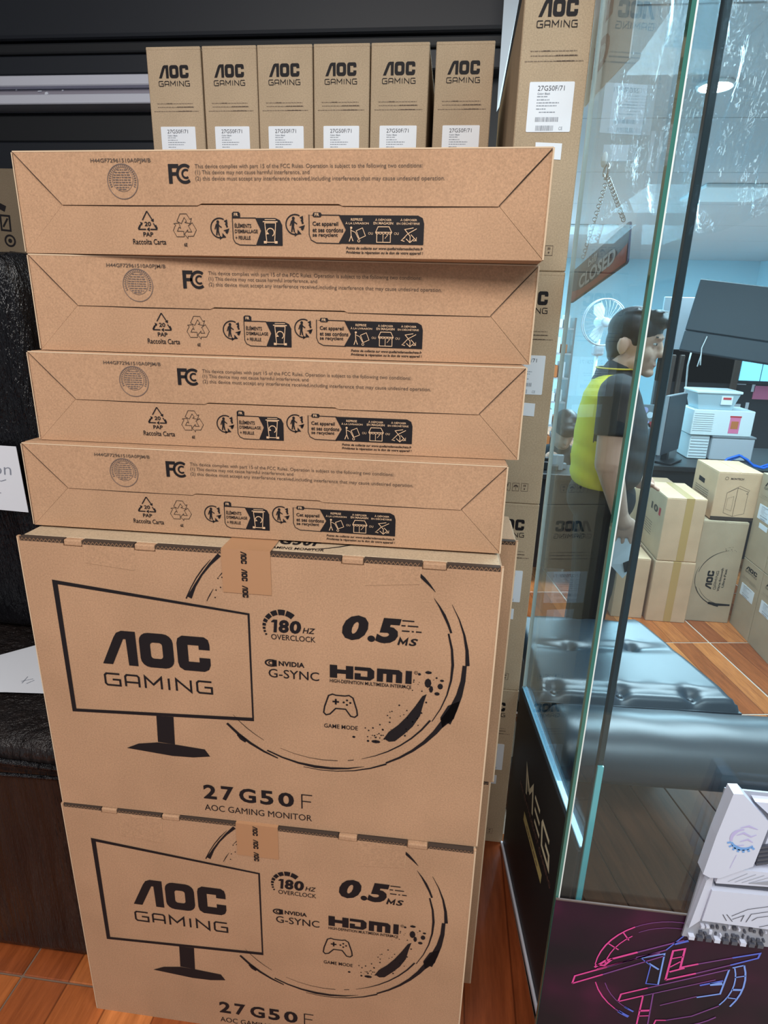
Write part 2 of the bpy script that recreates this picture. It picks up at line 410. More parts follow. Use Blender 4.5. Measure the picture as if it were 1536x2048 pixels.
# ================================================================ SETTING
FZ = -0.28                                          # level of the shop floor; the boxes stand on a raised platform at z = 0
def slab(name, pts, z0, z1, mat, parent=None):
    k = len(pts); m = MB().add([(x, y, z0) for x, y in pts] + [(x, y, z1) for x, y in pts],
        [tuple(reversed(range(k))), tuple(range(k, 2 * k))] + [(i, (i + 1) % k, k + (i + 1) % k, k + i) for i in range(k)])
    return m.build(name, mat, parent)
plat = struct(slab('floor', [(-1.9, -1.6), (0.452, -1.6), (0.452, 0.03), (0.508, 0.06), (0.466, 0.52), (0.466, 1.56), (-1.9, 1.56)], FZ, -0.003, 'grout_dark'))
def tile_mesh(w_, d):
    return MB().bbox(0.002, w_ - 0.002, 0.002, d - 0.002, -0.008, 0.0, 0.0015).mesh('tile')
tm = tile_mesh(0.6, 0.6); tm_thin = MB().bbox(0.005, 0.595, 0.005, 0.595, -0.008, 0.0, 0.0015).mesh('tile')
def right_edge(y): return 0.451 if y < 0.03 else (0.451 + (y - .03) / .03 * .055 if y < .06 else (0.506 - (y - .06) * .0913 if y < .52 else 0.464))
for i in range(-2, 2):
    for j in range(-3, 3):
        x = -0.534 + 0.6 * i; y = 0.037 + 0.6 * j
        if x > 0.5: continue
        if i == 1:
            ys = [y + .002] + [v for v in (.03, .06, .52) if y < v < y + .6] + [y + .598]
            pts = [(.002, .002)] + [(right_edge(v) - x, v - y) for v in ys] + [(.002, .598)]
            slab('tile', pts, -0.008, 0.0, 'wood_tile', plat).location = (x, y, 0.0)
        else: link('tile', tm, 'wood_tile', plat, (x, y, 0.0))
shop_floor = struct(slab('floor', [(0.3, -1.6), (5.4, -1.6), (5.4, 10.7), (0.3, 10.7)], FZ - 0.06, FZ - 0.004, 'grout_pale'))
ca, sa = math.cos(R(9)), math.sin(R(9))
for i in range(-5, 8):
    for j in range(-5, 13):
        lx, ly = 0.6 * i, 0.6 * j
        x = 1.70 + lx * ca - ly * sa; y = 2.22 + lx * sa + ly * ca
        if x < 0.12 or x > 4.5 or y > 9.7 or y < -0.7: continue
        link('tile', tm_thin, 'wood_tile', shop_floor, (x, y, FZ), (0, 0, R(9)))

struct(MB().box(-2.0, 0.56, 1.58, 1.64, 0.0, 2.75).build('wall_back', 'dark_panel'))
fas = thing('shutter_housing', 'long black shutter housing running above the row of upright boxes', 'shutter housing', (-0.82, 1.5, 2.10))
MB().bbox(-1.1, 1.19, -0.02, 0.08, 0.055, 0.62, 0.012, 2).build('cover', 'dark_panel_soft', fas)
MB().bbox(-1.1, 1.19, -0.005, 0.08, 0.018, 0.050, 0.006, 2).build('lower_lip', 'dark_panel', fas)
MB().bbox(-1.1, 1.19, 0.0, 0.08, -0.04, 0.016, 0.004).build('back_plate', 'dark_panel_soft', fas)
rail = thing('metal_rail', 'pale metal double rail on the dark wall left of the upright boxes', 'rail', (-1.2, 1.52, 1.97))
MB().bbox(-0.6, 0.72, -0.03, 0.06, 0.055, 0.086, 0.003).build('upper_flange', 'aluminium', rail)
MB().bbox(-0.6, 0.72, 0.0, 0.06, 0.030, 0.054, 0.002).build('channel', 'aluminium_dull', rail)
MB().bbox(-0.6, 0.72, -0.035, 0.06, 0.0, 0.029, 0.003).build('lower_flange', 'aluminium', rail)
mb = MB()
for (a, z, w_, h) in ((-0.02, 0.046, .018, .004), (0.005, 0.036, .014, .010), (0.07, 0.047, .007, .005), (-0.10, .05, .004, .012)):
    mb.poly([(a, z), (a + w_, z + h * .3), (a + w_ * .8, z + h), (a + w_ * .2, z + h * .8)], 0.0, 0.004)
mb.build('torn_paper', 'paper', rail)
pn = thing('wall_panel', 'dark flat panel under the pale rail behind the top box', 'panel', (-1.2, 1.54, 1.3))
MB().bbox(-0.6, 0.85, 0.0, 0.035, 0.0, 0.57, 0.004).build('board', 'dark_panel_soft', pn)
MB().bbox(-0.6, 0.85, 0.008, 0.035, 0.572, 0.655, 0.004).build('top_strip', 'dark_panel', pn)

struct(MB().box(-1.62, -1.56, -0.4, 1.58, 0.0, 2.75).build('wall_left', 'dark_panel'))  # unseen dark wall, added to block ambient light from the left
struct(MB().box(-2.0, 0.48, 0.25, 1.64, 2.75, 2.85).build('ceiling', 'dark_panel'))  # unseen dark ceiling, added to reduce ambient light over the display
# shop walls and ceiling seen through the glass
struct(MB().box(0.48, 5.2, 10.5, 10.6, FZ, 2.4).build('wall_far', 'wall_paint'))
struct(MB().box(0.50, 0.56, 1.66, 10.5, FZ, 2.4).build('wall_left', 'wall_paint'))
struct(MB().box(5.2, 5.3, 0.3, 10.6, FZ, 2.4).build('wall_right', 'wall_paint'))
ceil = struct(MB().box(0.48, 5.3, 0.3, 10.6, 2.365, 2.44).build('ceiling', 'ceiling_grid'))
cm = MB().bbox(0.006, 0.804, 0.006, 1.214, 0, 0.012, 0.002).mesh('ceiling_tile')
for i in range(6):
    for j in range(8):
        link('ceiling_tile', cm, 'ceiling_tile', ceil, (0.50 + 0.79 * i, 0.61 + 1.22 * j, 2.35))

def down_light(label, x, y, r=0.05):
    t = thing('ceiling_lamp', label, 'lamp', (x, y, 2.352), 0, 'round ceiling lamps in the shop')
    MB().ring((0, 0, -0.008), r, 0.010, 'z', 24, 6).build('rim', 'white_plastic', t, True)
    MB().ell((0, 0, -0.008), (r * .95, r * .95, 0.02), 20, 8).build('bulb', 'lamp_glow', t, True)
down_light('dazzling round ceiling lamp crossed by the dark glass post', 1.375, 2.57, 0.075)
down_light('small bright ceiling lamp seen just left of the hanging sign', 1.70, 7.3, 0.06)
for x, y, lb in ((2.4, 4.9, 'square ceiling light panel in the middle of the shop'), (1.7, 7.0, 'square ceiling light panel towards the far shop wall'), (1.65, 1.75, 'square ceiling light panel above the leather bench')):
    t = thing('ceiling_light', lb, 'lamp', (x, y, 2.349), 0, 'ceiling light panels')
    MB().bbox(-0.29, 0.29, -0.29, 0.29, -0.03, 0.0, 0.006).build('housing', 'white_plastic', t)

# ================================================================ MONITOR CARTONS
KA, KB = 'kraft_red', 'kraft_tan'
# ---- printing of the large face (700 x 490 mm)
def big_prints():
    o = dict(ou=-0.35)
    P = {}
    p = PR(**o); outer = [(45, 423), (344, 391), (343, 203), (45, 190)]; inner = [(53, 416), (341, 388), (340.5, 209), (52, 196)]
    p.loop(outer, inner)
    p.pl((185, 196), (213, 197), (211, 144), (183, 146)); p.pl((129, 128), (150, 139), (183, 145), (211, 144), (260, 140), (268, 127), (240, 122), (205, 121))
    P['monitor_drawing'] = p
    p = aoc(PR(**o), 108, 285, 280, 345); gaming(p, 108, 245, 279, 269, 3.2); P['brand_print'] = p
    p = PR(**o); 
    for ch_, a_, c_ in (('2', 252, 274), ('7', 282, 303), ('G', 312, 340), ('5', 347, 369), ('0', 377, 403)): p.text(ch_, a_, 41, c_, 70, 0.03)
    p.st([(416, 41), (416, 69.2), (433, 69.2)], 2); p.st([(416, 56), (431, 56)], 2)
    p.text('AOC GAMING MONITOR', 252, 16.5, 432, 29, 0.0); P['model_print'] = p
    # sweeping ink circle
    p = PR(**o); cx, cy = 455, 325
    p.arc(cx, cy, 207, 30, 2, [.6, 2, 4, 6]); p.arc(cx, cy, 203, 2, -27, [6, 7, 9, 12, 17]); p.pl((655, 272), (648, 240), (632, 222), (628, 240), (638, 262))
    p.arc(cx, cy, 201, -27, -62, [9, 6, 4, 3]); p.arc(cx, cy, 203, -62, -100, [3, 1.6, 1.0]); p.arc(cx, cy, 198, -72, -118, [0.5, 4, 5, 3, 2.5])
    p.arc(cx, cy, 203, -112, -140, [2, 4, 5, 4]); p.arc(cx, cy, 205, -128, -133, [6, 8, 3])
    p.arc(cx, cy, 186, 18, -30, [2.5, 4, 2, 1.2]); p.arc(cx, cy, 190, 36, 18, [.5, 4, 3]); p.arc(cx, cy, 183, -30, -72, [3, 2.5, 2, .6])
    p.arc(cx, cy, 197, 53, 38, [.5, 6, 4, .6]); p.arc(cx, cy, 183, -84, -113, [1.2, .8, .5]); p.arc(cx, cy, 184, -122, -142, [.6, 1.2, .5]); p.arc(cx, cy, 183, -76, -79, 1.2)
    p.arc(cx, cy, 217, 134, 157, [6, 3, 2.5, 7]); p.arc(cx, cy, 221, 138, 158, [.5, 2, 1, 2]); p.arc(cx, cy, 196, 134, 142, [.4, 1.6, .4]); p.arc(cx, cy, 192, 148, 155, [.4, 1.4, .8])
    # brush blot and spray
    p.pl((606, 279), (602, 262), (598, 240), (588, 220), (576, 205), (562, 190), (553, 188), (545, 193), (552, 206), (566, 220), (578, 236), (590, 256), (600, 275))
    q = random.Random(3)
    for _ in range(44):
        t = q.random(); p.dot(600 + q.uniform(-26, 26) - 62 * t * t, 320 - 132 * t + q.uniform(-14, 10), q.uniform(.5, 1.6))
    for _ in range(16): p.dot(q.uniform(515, 545), q.uniform(186, 212), q.uniform(.5, 1.5))
    for x, y, r, s_ in ((607, 298, 5, 8), (625, 294, 4, 5), (621, 281, 4, 3), (607, 316, 5, 2.5), (594, 312, 2.2, 2.2), (627, 304, 3, 2), (533, 186, 7, 3), (521, 186, 2, 2), (499, 191, 2.5, 2), (612, 288, 3, 6)): p.dot(x, y, r, s_)
    for x, y in ((322, 470), (317, 452), (312, 444), (300, 444), (306, 446), (320, 447), (296, 425), (294, 413), (313, 457), (303, 430)): p.dot(x, y, 1.1)
    P['ink_circle'] = p
    p = PR(**o); p.pl((375.5, 380.5), (379, 384), (385, 384), (383.5, 363), (378.8, 363), (380, 379.5), (376, 379.5)); p.text('8', 386.5, 363, 402, 384.5, 0.045, 0.08); p.text('0', 403, 363, 420, 384.5, 0.045, 0.08); p.text('HZ', 422, 365, 441, 374, 0.015, 0.25); p.text('OVERCLOCK', 375, 351, 441, 360, 0.005)
    for a0, a1, w_ in ((204, 210, 3), (192, 199, 3.5), (180, 188, 4), (166, 176, 5), (150, 162, 6), (128, 146, 7), (104, 124, 8), (78, 100, 9), (48, 74, 9)):
        p.arc(391, 371, 26.5 - w_ * .1, a0, a1, w_, 4)
    P['refresh_print'] = p
    p = PR(**o); p.text('0', 480, 360, 518, 401, 0.055, 0.2); p.dot(522.5, 364.8, 5.6, 5.2, 14); p.text('5', 528, 359, 565, 400, 0.055, 0.2); p.st([(561.5, 358), (564.2, 368.2), (568.2, 361.2), (574.2, 368.4), (572.6, 358)], 2.9); p.text('S', 576.5, 358, 589.5, 370, 0.03, 0.25)
    for a, c, y in ((566, 583, 398), (565, 571, 390), (574, 589, 390), (566, 577, 381.5), (580, 583, 381.5), (586, 594, 381.5)): p.rect(a, y - 1.2, c, y + .8)
    P['response_print'] = p
    p = PR(**o); p.rect(375, 305, 382, 316); p.arc(375, 310.5, 10, 60, 300, [1, 2.4, 2.6, 2.4, 1], ry=5.5); p.arc(375, 310.5, 5, 0, 360, 1.6, ry=3.2)
    p.text('NVIDIA', 385, 306.5, 424, 315, 0.035, 0, 1.05); p.text('G-SYNC', 369, 285.5, 446, 300.5, 0.004); P['sync_print'] = p
    p = PR(**o)
    p.rect(462, 294, 473, 316); p.rect(486, 294, 497, 316); p.rect(473, 302, 486, 309)
    p.pl((499, 316), (522, 316), (528, 311), (528, 299), (522, 294), (499, 294), (499, 305), (508, 305), (508, 300), (518, 300), (518, 310), (499, 310))
    p.pl((532, 294), (532, 316), (564, 316), (569, 312), (569, 294), (560, 294), (560, 308), (555, 308), (555, 294), (546, 294), (546, 308), (541, 308), (541, 294)); p.rect(574, 294, 583, 316)
    p.arc(589, 314, 2.6, 0, 360, .6, 12); p.text('R', 588, 312.6, 590.2, 315.4)
    p.text('HIGH-DEFINITION MULTIMEDIA INTERFACE', 462, 285.5, 583, 291.5, 0.015); P['port_print'] = p
    p = PR(**o)
    pad = [(460, 262), (466, 265), (471, 263.5), (485, 263.5), (491, 265), (497, 261), (503, 240), (504, 231), (500, 227), (494, 228), (486, 240), (471, 240), (462, 229), (456, 227), (452.5, 231), (454, 242)]
    p.st(pad, 2.2, True); p.rect(466, 250.6, 476, 253.4); p.rect(469.6, 247, 472.4, 257)
    for x, y in ((488, 256), (488, 248), (483, 252), (493, 252)): p.dot(x, y, 1.8)
    p.text('GAME MODE', 453, 203.5, 505, 211, 0.01); P['game_print'] = p
    return {k: v.mesh(k) for k, v in P.items()}
BIG = big_prints()
def tape_geo(h, top):
    m = MB().box(-0.043, 0.028, -0.0012, 0.0, h - 0.066, h)
    if top: m.box(-0.043, 0.028, -0.0012, 0.06, h, h + 0.0012)
    return m
pt = PR(-0.35, 0, 0.0018)
for v in (479, 452, 426):
    k = PR(); aoc(k, 0, 0, 19, 8.5)
    pt.raw([(344 - (8.5 - y), v + 10 - x) for x, y in k.v], k.f)
TAPE_PRINT = pt.mesh('tape_print')
BIG_H = 0.490
def big_carton(label, loc, h, rotz=0.0, prints=True, group='cartons with the monitor drawing'):
    t = thing('monitor_carton', label, 'carton', loc, rotz, group)
    MB().bbox(-0.35, 0.35, 0.005, 0.128, 0.0, h - 0.007, 0.002).build('body', KA, t)
    top = h; fp = [(0, 0), (700, 0), (700, top * 1000), (696, top * 1000)]; tz = top * 1000 - 7.2; tq = top * 1000 - 11
    fp += [(696, tz), (624, tz), (624, tq), (590, tq), (590, tz), (510, tz), (510, tq), (478, tq), (478, tz), (210, tz), (210, tq), (178, tq), (178, tz), (100, tz), (100, tq), (71, tq), (71, tz), (4, tz), (4, top * 1000), (0, top * 1000)]
    MB().poly([(u / 1000, v / 1000) for u, v in fp], -0.0045, 0.0, -0.35).build('front_panel', KA, t)
    lid = MB().bbox(-0.346, 0.346, 0.0095, 0.127, h - 0.007, h - 0.001, 0.0012).build('lid', KB if prints else KA, t)
    for a, c in ((71, 100), (178, 210), (478, 510), (590, 624)):
        MB().bbox(a / 1000 - 0.349, c / 1000 - 0.351, -0.0006, 0.0098, h - 0.0105, h - 0.001, 0.002, 2).build('hinge_tab', KA, t)
    e = PR(-0.35, 0, 0.0003); g = MB()
    for a, c in ((4, 71), (100, 178), (210, 478), (510, 590), (624, 696)):
        g.box(a / 1000 - 0.35, c / 1000 - 0.35, 0.0002, 0.0092, h - 0.0072, h - 0.0012)
        x = a + 1.5; up_ = 0
        while x < c - 4:
            e.st([(x, (h - .0066) * 1000 + 4.6 * up_), (x + 3, (h - .0066) * 1000 + 4.6 * (1 - up_))], 1.0); up_ = 1 - up_; x += 3
    o = e.build('corrugation', 'crease', t); g.build('lid_gap', 'groove', t)
    for pts in ([(101, 448), (104, h * 1000 - 7.5), (126, h * 1000 - 7.5), (129, h * 1000 - 11), (150, h * 1000 - 11), (153, h * 1000 - 7.5), (178, h * 1000 - 8.5), (175, 441)],
                [(513, 443), (512, h * 1000 - 7.5), (540, h * 1000 - 7.5), (545, h * 1000 - 11), (563, h * 1000 - 11), (568, h * 1000 - 7.5), (589, h * 1000 - 8.5), (588, 450)]):
        tb = MB().poly([(u / 1000, v / 1000) for u, v in pts], 0.0, 0.0009, -0.35).build('tuck_tab', KA, t)
        PR(-0.35, 0, 0.0005).st([pts[1], pts[0], pts[-1], pts[-2]], 1.1).build('tab_crease', 'kraft_pale', tb)
    PR(-0.35, 0, 0.0004).rect(697.6, 2, 700, h * 1000 - 1).rect(0, 2, 1.6, h * 1000 - 1).build('worn_edge', 'kraft_edge', t)['kind'] = 'stuff'
    if prints:
        for k, me in BIG.items():
            q = link(k, me, 'ink', t); q.scale = (1, 1, h / BIG_H)
        tp = tape_geo(h, True).build('tape', 'tape', t)
        q = link('tape_print', TAPE_PRINT, 'ink', tp); q.scale = (1, 1, h / BIG_H)
        tl = PR(0, 0); tl.text('27G50F', -20, 34, 70, 62, .04, 0, 1.2); tl.text('AOC GAMING MONITOR', -25, 16, 80, 25, 0.01)
        tl.arc(60, 140, 130, 232, 200, [2, 5, 3]); tl.arc(30, 150, 132, 280, 330, [1.5, 3, 1])
        me = bpy.data.meshes.new('lid_print'); me.from_pydata([(u * .001 + 0.02, v * .001, h - 0.0004) for u, v in tl.v if True], [], tl.f)
        link('lid_print', me, 'ink', lid)
    return t
big_carton('lower carton of the front stack, monitor drawing, standing on the wooden tiles', (0, 0, 0), 0.502)
big_carton('upper carton with the monitor drawing, its lid carrying the four flat cartons', (0.002, 0.0045, 0.5025), 0.483, 0.0079)
big_carton('carton peeking out behind the front stack on the right, plain edge and open top', (0.035, 0.142, 0.512), 0.463, 0, False, 'cartons behind the front stack')
big_carton('hidden carton at floor level behind the lowest front carton', (0.030, 0.142, 0.0), 0.512, 0, False, 'cartons behind the front stack')

# ---- flat cartons: bottom flaps facing the camera (700 x 128 mm)
def flat_prints():
    o = dict(ou=-0.35); U = {}; Lw = {}
    p = PR(n=0.0020, **o); p.text('H44GF72961510A0PJM/B', 112, 111.8, 195, 118, .01); U['serial_print'] = ('ink_soft', p)
    p = PR(n=0.0020, **o); p.arc(154, 90.5, 21, 0, 360, .9, 40); p.arc(154, 93, 14.5, 0, 360, .5, 30)
    for i in range(28):
        a = R(205 - i * 230 / 27); p.st([(154 + 16.3 * math.cos(a), 92 + 16.3 * math.sin(a)), (154 + 19 * math.cos(a), 92 + 19 * math.sin(a))], 1.2)
    for i, y in enumerate((104, 101, 98, 95, 92, 89, 86, 83, 80.5)):
        h = math.sqrt(max(0, 13.5 ** 2 - (y - 92.5) ** 2)); p.dash(154 - h, y, 154 + h, 1.3, i + 9)
    U['seal_print'] = ('ink_seal', p)
    p = PR(n=0.0020, **o); p.rect(218, 88, 223, 111); p.rect(223, 106.5, 232, 111); p.rect(223, 97.5, 231, 101.5)
    p.arc(240, 99.5, 10, 50, 310, 3.6, 20); p.arc(241.5, 99.5, 4.8, 50, 310, 2.4, 14); U['compliance_mark'] = ('ink', p)
    p = PR(n=0.0020, **o); p.text('This device complies with part 15 of the FCC Rules. Operation is subject to the following two conditions:', 254, 104.6, 545, 110.8)
    p.text('(1) This device may not cause harmful interference, and', 254, 97.6, 404, 103.8); p.text('(2) this device must accept any interference received,including interference that may cause undesired operation.', 254, 90.2, 573, 96.6)
    U['notice_print'] = ('ink_soft', p)
    p = PR(**o)
    for a, b, c, t in (((183, 55), (176, 44), None, 0), ((183, 55), (190, 44), None, 0), ((172, 38), (169, 33), None, 0), ((169, 32.5), (180, 32.5), None, 0), ((194, 38), (196, 33.5), None, 0), ((196, 32.5), (186, 32.5), None, 0)): p.st([a, b], 1.5)
    p.st([(170, 33), (174, 40)], 1.5); p.st([(195, 33), (191, 40)], 1.5); p.pl((192, 46), (191.5, 41.5), (187.5, 43.5)); p.pl((185, 35.2), (185, 30), (181, 32.5)); p.pl((172, 42), (176, 40.5), (174.5, 37))
    p.text('20', 178.5, 36.5, 187.5, 42, .02); p.text('PAP', 175.5, 23.5, 189.5, 29, .02); p.text('Raccolta Carta', 160, 13.5, 207, 20.5, .01)
    Lw['paper_mark'] = ('ink', p)
    p = PR(**o)
    for k in range(3):
        a = R(120 * k); f = lambda x, y: (234 + (x * math.cos(a) - y * math.sin(a)), 36 + (x * math.sin(a) + y * math.cos(a)))
        p.st([f(-10, 7), (f(-5, 16)), f(4, 16), f(8, 9.5), f(10.5, 10.5), f(8, 4), f(1, 5.5), f(3.4, 6.8), f(0.5, 11.5), f(-4, 4)], .6, True)
    p.text('6E', 232, 11.5, 236.5, 16, .02); Lw['recycle_mark'] = ('ink', p)
    def man(p, cx, cy):
        p.arc(cx, cy, 12, 60, 285, 1.5, 24); p.dot(cx - 2.2, cy + 7.5, 2); p.st([(cx - 2.5, cy + 5.5), (cx - 3, cy - 2)], 3.6); p.st([(cx - 3.6, cy - 2), (cx - 4.5, cy - 9)], 1.8); p.st([(cx - 2.4, cy - 2), (cx - 1, cy - 9)], 1.8)
        p.st([(cx - 1.5, cy + 3.5), (cx + 2.6, cy + .6)], 1.4); p.st([(cx - 4.5, cy + 4.5), (cx - 6.5, cy - 1.5)], 1.3)
        p.arc(cx + 1.5, cy, 8.8, 6, 40, 2.4, 5); p.pl((cx + 6, cy + 8.5), (cx + 10.5, cy + 10.5), (cx + 11, cy + 4.5)); p.arc(cx + 1, cy, 10, -12, -40, 3, 5); p.pl((cx + 4.5, cy - 3.2), (cx + 13, cy - .5), (cx + 11.5, cy - 5)); p.pl((cx + 3.4, cy - 6), (cx + 8.5, cy - 11.5), (cx + 3, cy - 12))
        p.pl((cx - .5, cy - 9), (cx + 3, cy - 12), (cx - .5, cy - 14.5))
    for nm, cx_, cy_ in (('sorting_mark', 282.5, 35), ('sorting_mark_twin', 384, 40)):
        p = PR(**o); man(p, cx_, cy_); Lw[nm] = ('ink', p)
    p = PR(**o); p.pl((300, 47), (300, 53), (302, 54.8), (309, 54.8), (311, 53), (311, 47)); p.st([(311, 47.5), (332, 47.5)], 1); p.st([(300.4, 48), (300.4, 22), (303, 17), (309, 14.4), (331, 14.2)], 1)
    p.pl((331, 47.5), (358, 47.5), (364, 45), (367, 39), (367, 14), (331, 14), (338.5, 32)); p.text('ÉLÉMENTS', 303, 35.5, 325.5, 41.5, .02); p.text("D'EMBALLAGE", 303, 29, 334, 33.5, .02); p.text('+ FEUILLE', 303.5, 21, 324, 25.5, .02)
    Lw['packaging_panel'] = ('ink', p); p = PR(**o)
    p.pl((402, 51.5), (407, 51.5), (408.5, 54.5), (417.5, 54.5), (419.5, 51.8), (417.5, 49), (408.5, 49), (407, 51)); p.st([(402.5, 52), (402.5, 28), (405, 21.5), (412, 18), (444, 17.6)], 1); p.st([(419, 51.6), (443, 51.4)], 1)
    p.pl((441, 51.5), (542, 51.5), (548, 48.5), (550, 42), (550, 17), (441, 17.5), (450.5, 34)); p.text('Cet appareil', 407, 37.2, 440.5, 43.8, .02); p.text('et ses cordons', 407, 31, 447, 36.6, .02); p.text('se recyclent', 407, 24.2, 440, 30.2, .02)
    p.text('Points de collecte sur www.quefairedemesdechets.fr', 451, 9.6, 550, 14, .02, .15); p.text("Privilégiez la réparation ou le don de votre appareil !", 451, 4.4, 550, 8.8, .02, .15)
    Lw['appliance_panel'] = ('ink', p)
    p = PR(n=0.0013, **o); p.text('FR', 303, 49.5, 308.5, 53.2, .02); p.text('FR', 410, 50, 416, 53.6, .02)
    p.st([(344, 41.5), (346, 18), (356.5, 18), (358.5, 41.5)], 1, True); p.st([(341.5, 43), (361, 43)], 1.2); p.st([(344, 45.5), (358.5, 45.5)], .9); p.arc(351.2, 30, 5, -60, 200, 1.2, 14); p.pl((345, 27.5), (349.5, 28), (346.5, 31.5)); p.rect(342, 16.5, 346, 19.5); p.rect(356.5, 16.5, 360.5, 19.5)
    for t, a, c, y in (('REPRISE', 457, 472, 44.8), ('À LA LIVRAISON', 450, 480, 40.6), ('À DÉPOSER', 488, 509, 44.8), ('EN MAGASIN', 486, 511, 40.6), ('À DÉPOSER', 520, 541, 44.8), ('EN DÉCHÈTERIE', 515.5, 544.5, 40.6)): p.text(t, a, y, c, y + 3.1, .01)
    p.text('OU', 479.5, 28.5, 485.5, 31.5); p.text('OU', 512.5, 28.5, 518.5, 31.5)
    p.dot(457.5, 36.5, 1.5); p.st([(457, 34.8), (457.5, 27), (455, 20)], 1); p.st([(457.5, 27), (460, 20.5)], 1); p.st([(457.2, 33.5), (463, 31), (467, 23.5)], .8); p.st([(464, 33), (472, 36.5), (476, 27), (468, 23.5)], .8, True); p.arc(467.5, 21, 1.5, 0, 360, .7, 10)
    p.st([(489, 31.5), (492, 38), (506, 38), (509.5, 31.5)], .9, True); p.st([(490.5, 31), (490.5, 19.5), (508, 19.5), (508, 31)], .9); p.st([(498.5, 30), (498.5, 20)], .7); p.st([(501, 24), (505, 29)], .7)
    for i in range(5): p.arc(491 + i * 4.1, 31.2, 2, 180, 360, .7, 5)
    for q in ([(541, 36), (530, 30), (523, 23)], [(537, 37), (526, 35), (533, 27), (533, 20)], [(522, 22), (527, 26), (522, 22), (526, 21)], [(528, 24), (533, 19.5), (538, 24)], [(534, 29), (541, 22), (541, 26), (541, 22), (537, 21.5)]): p.st(q, .9)
    Lw['sorting_icons'] = ('kraft_pale', p)
    return U, Lw
FU, FL = flat_prints()
FU = {k: (m, p.mesh(k)) for k, (m, p) in FU.items()}; FL = {k: (m, p.mesh(k)) for k, (m, p) in FL.items()}
def flat_carton(label, loc, h, rotz):
    t = thing('monitor_carton', label, 'carton', loc, rotz, 'flat cartons of the front stack'); s = h / 0.128
    MB().bbox(-0.35, 0.35, 0.005, 0.392, 0.0, h, 0.002).build('body', KA, t)
    def flap(nm, pts, n1):
        q = MB().poly([(u / 1000, v / 1000 * s) for u, v in pts], -0.0052, n1, -0.35).build(nm, KA, t); return q
    up = flap('upper_flap', [(1.5, 127.6), (698.5, 127.6), (641, 64.2), (640, 62.2), (446, 62.2), (441, 64.4), (260, 64.4), (254, 62.0), (64.5, 62.2), (63, 64.2)], 0.0013)
    lo = flap('lower_flap', [(0.7, 0.4), (699.2, 0.4), (640.3, 62.8), (64.1, 62.8)], 0.0)
    flap('end_flap', [(0.3, 0.5), (0.3, 126.6), (63.6, 62.9)], -0.0004); flap('end_flap', [(699.7, 0.7), (699.7, 126.6), (640.8, 62.9)], -0.0004)
    PR(-0.35, 0, 0.0003).st([(64, 62 * s), (160, 61.5 * s), (254, 61.4 * s)], [.6, 1.8, .4]).st([(446, 61.6 * s), (540, 61.5 * s), (640, 62 * s)], [.4, 1.8, .6]).build('flap_gap', 'groove', lo)
    PR(-0.35, 0, 0.0016).rect(2, 126.2 * s, 698, 127.8 * s).rect(698, 1, 700, 127 * s).rect(0, 2, 1.4, 126 * s).build('worn_edge', 'kraft_edge', t)['kind'] = 'stuff'
    PR(-0.35, 0, 0.0015).st([(1.5, 127 * s), (32, 95 * s), (63.5, 63 * s)], [.5, 1.0, .6]).st([(698.5, 127 * s), (670, 96 * s), (640.5, 63 * s)], [.5, 1.0, .6]).build('flap_gap', 'groove', up)
    for k, (m, me) in FU.items(): q = link(k, me, m, up); q.scale = (1, 1, s)
    for k, (m, me) in FL.items(): q = link(k, me, m, lo); q.scale = (1, 1, s)
    return t
flat_carton('lowest of the four flat cartons with flap ends, resting on the standing cartons', (0.0, 0.0474, 0.9875), 0.1275, 0.0093)
flat_carton('flat carton second from the bottom of the four in the front stack', (0.0166, 0.0747, 1.1155), 0.1275, 0.0318)
flat_carton('flat carton second from the top of the four in the front stack', (0.0237, 0.1012, 1.2435), 0.1285, 0.0490)
flat_carton('topmost flat carton of the front stack, just below the row of upright boxes', (0.0213, 0.0774, 1.3725), 0.1245, -0.0248)

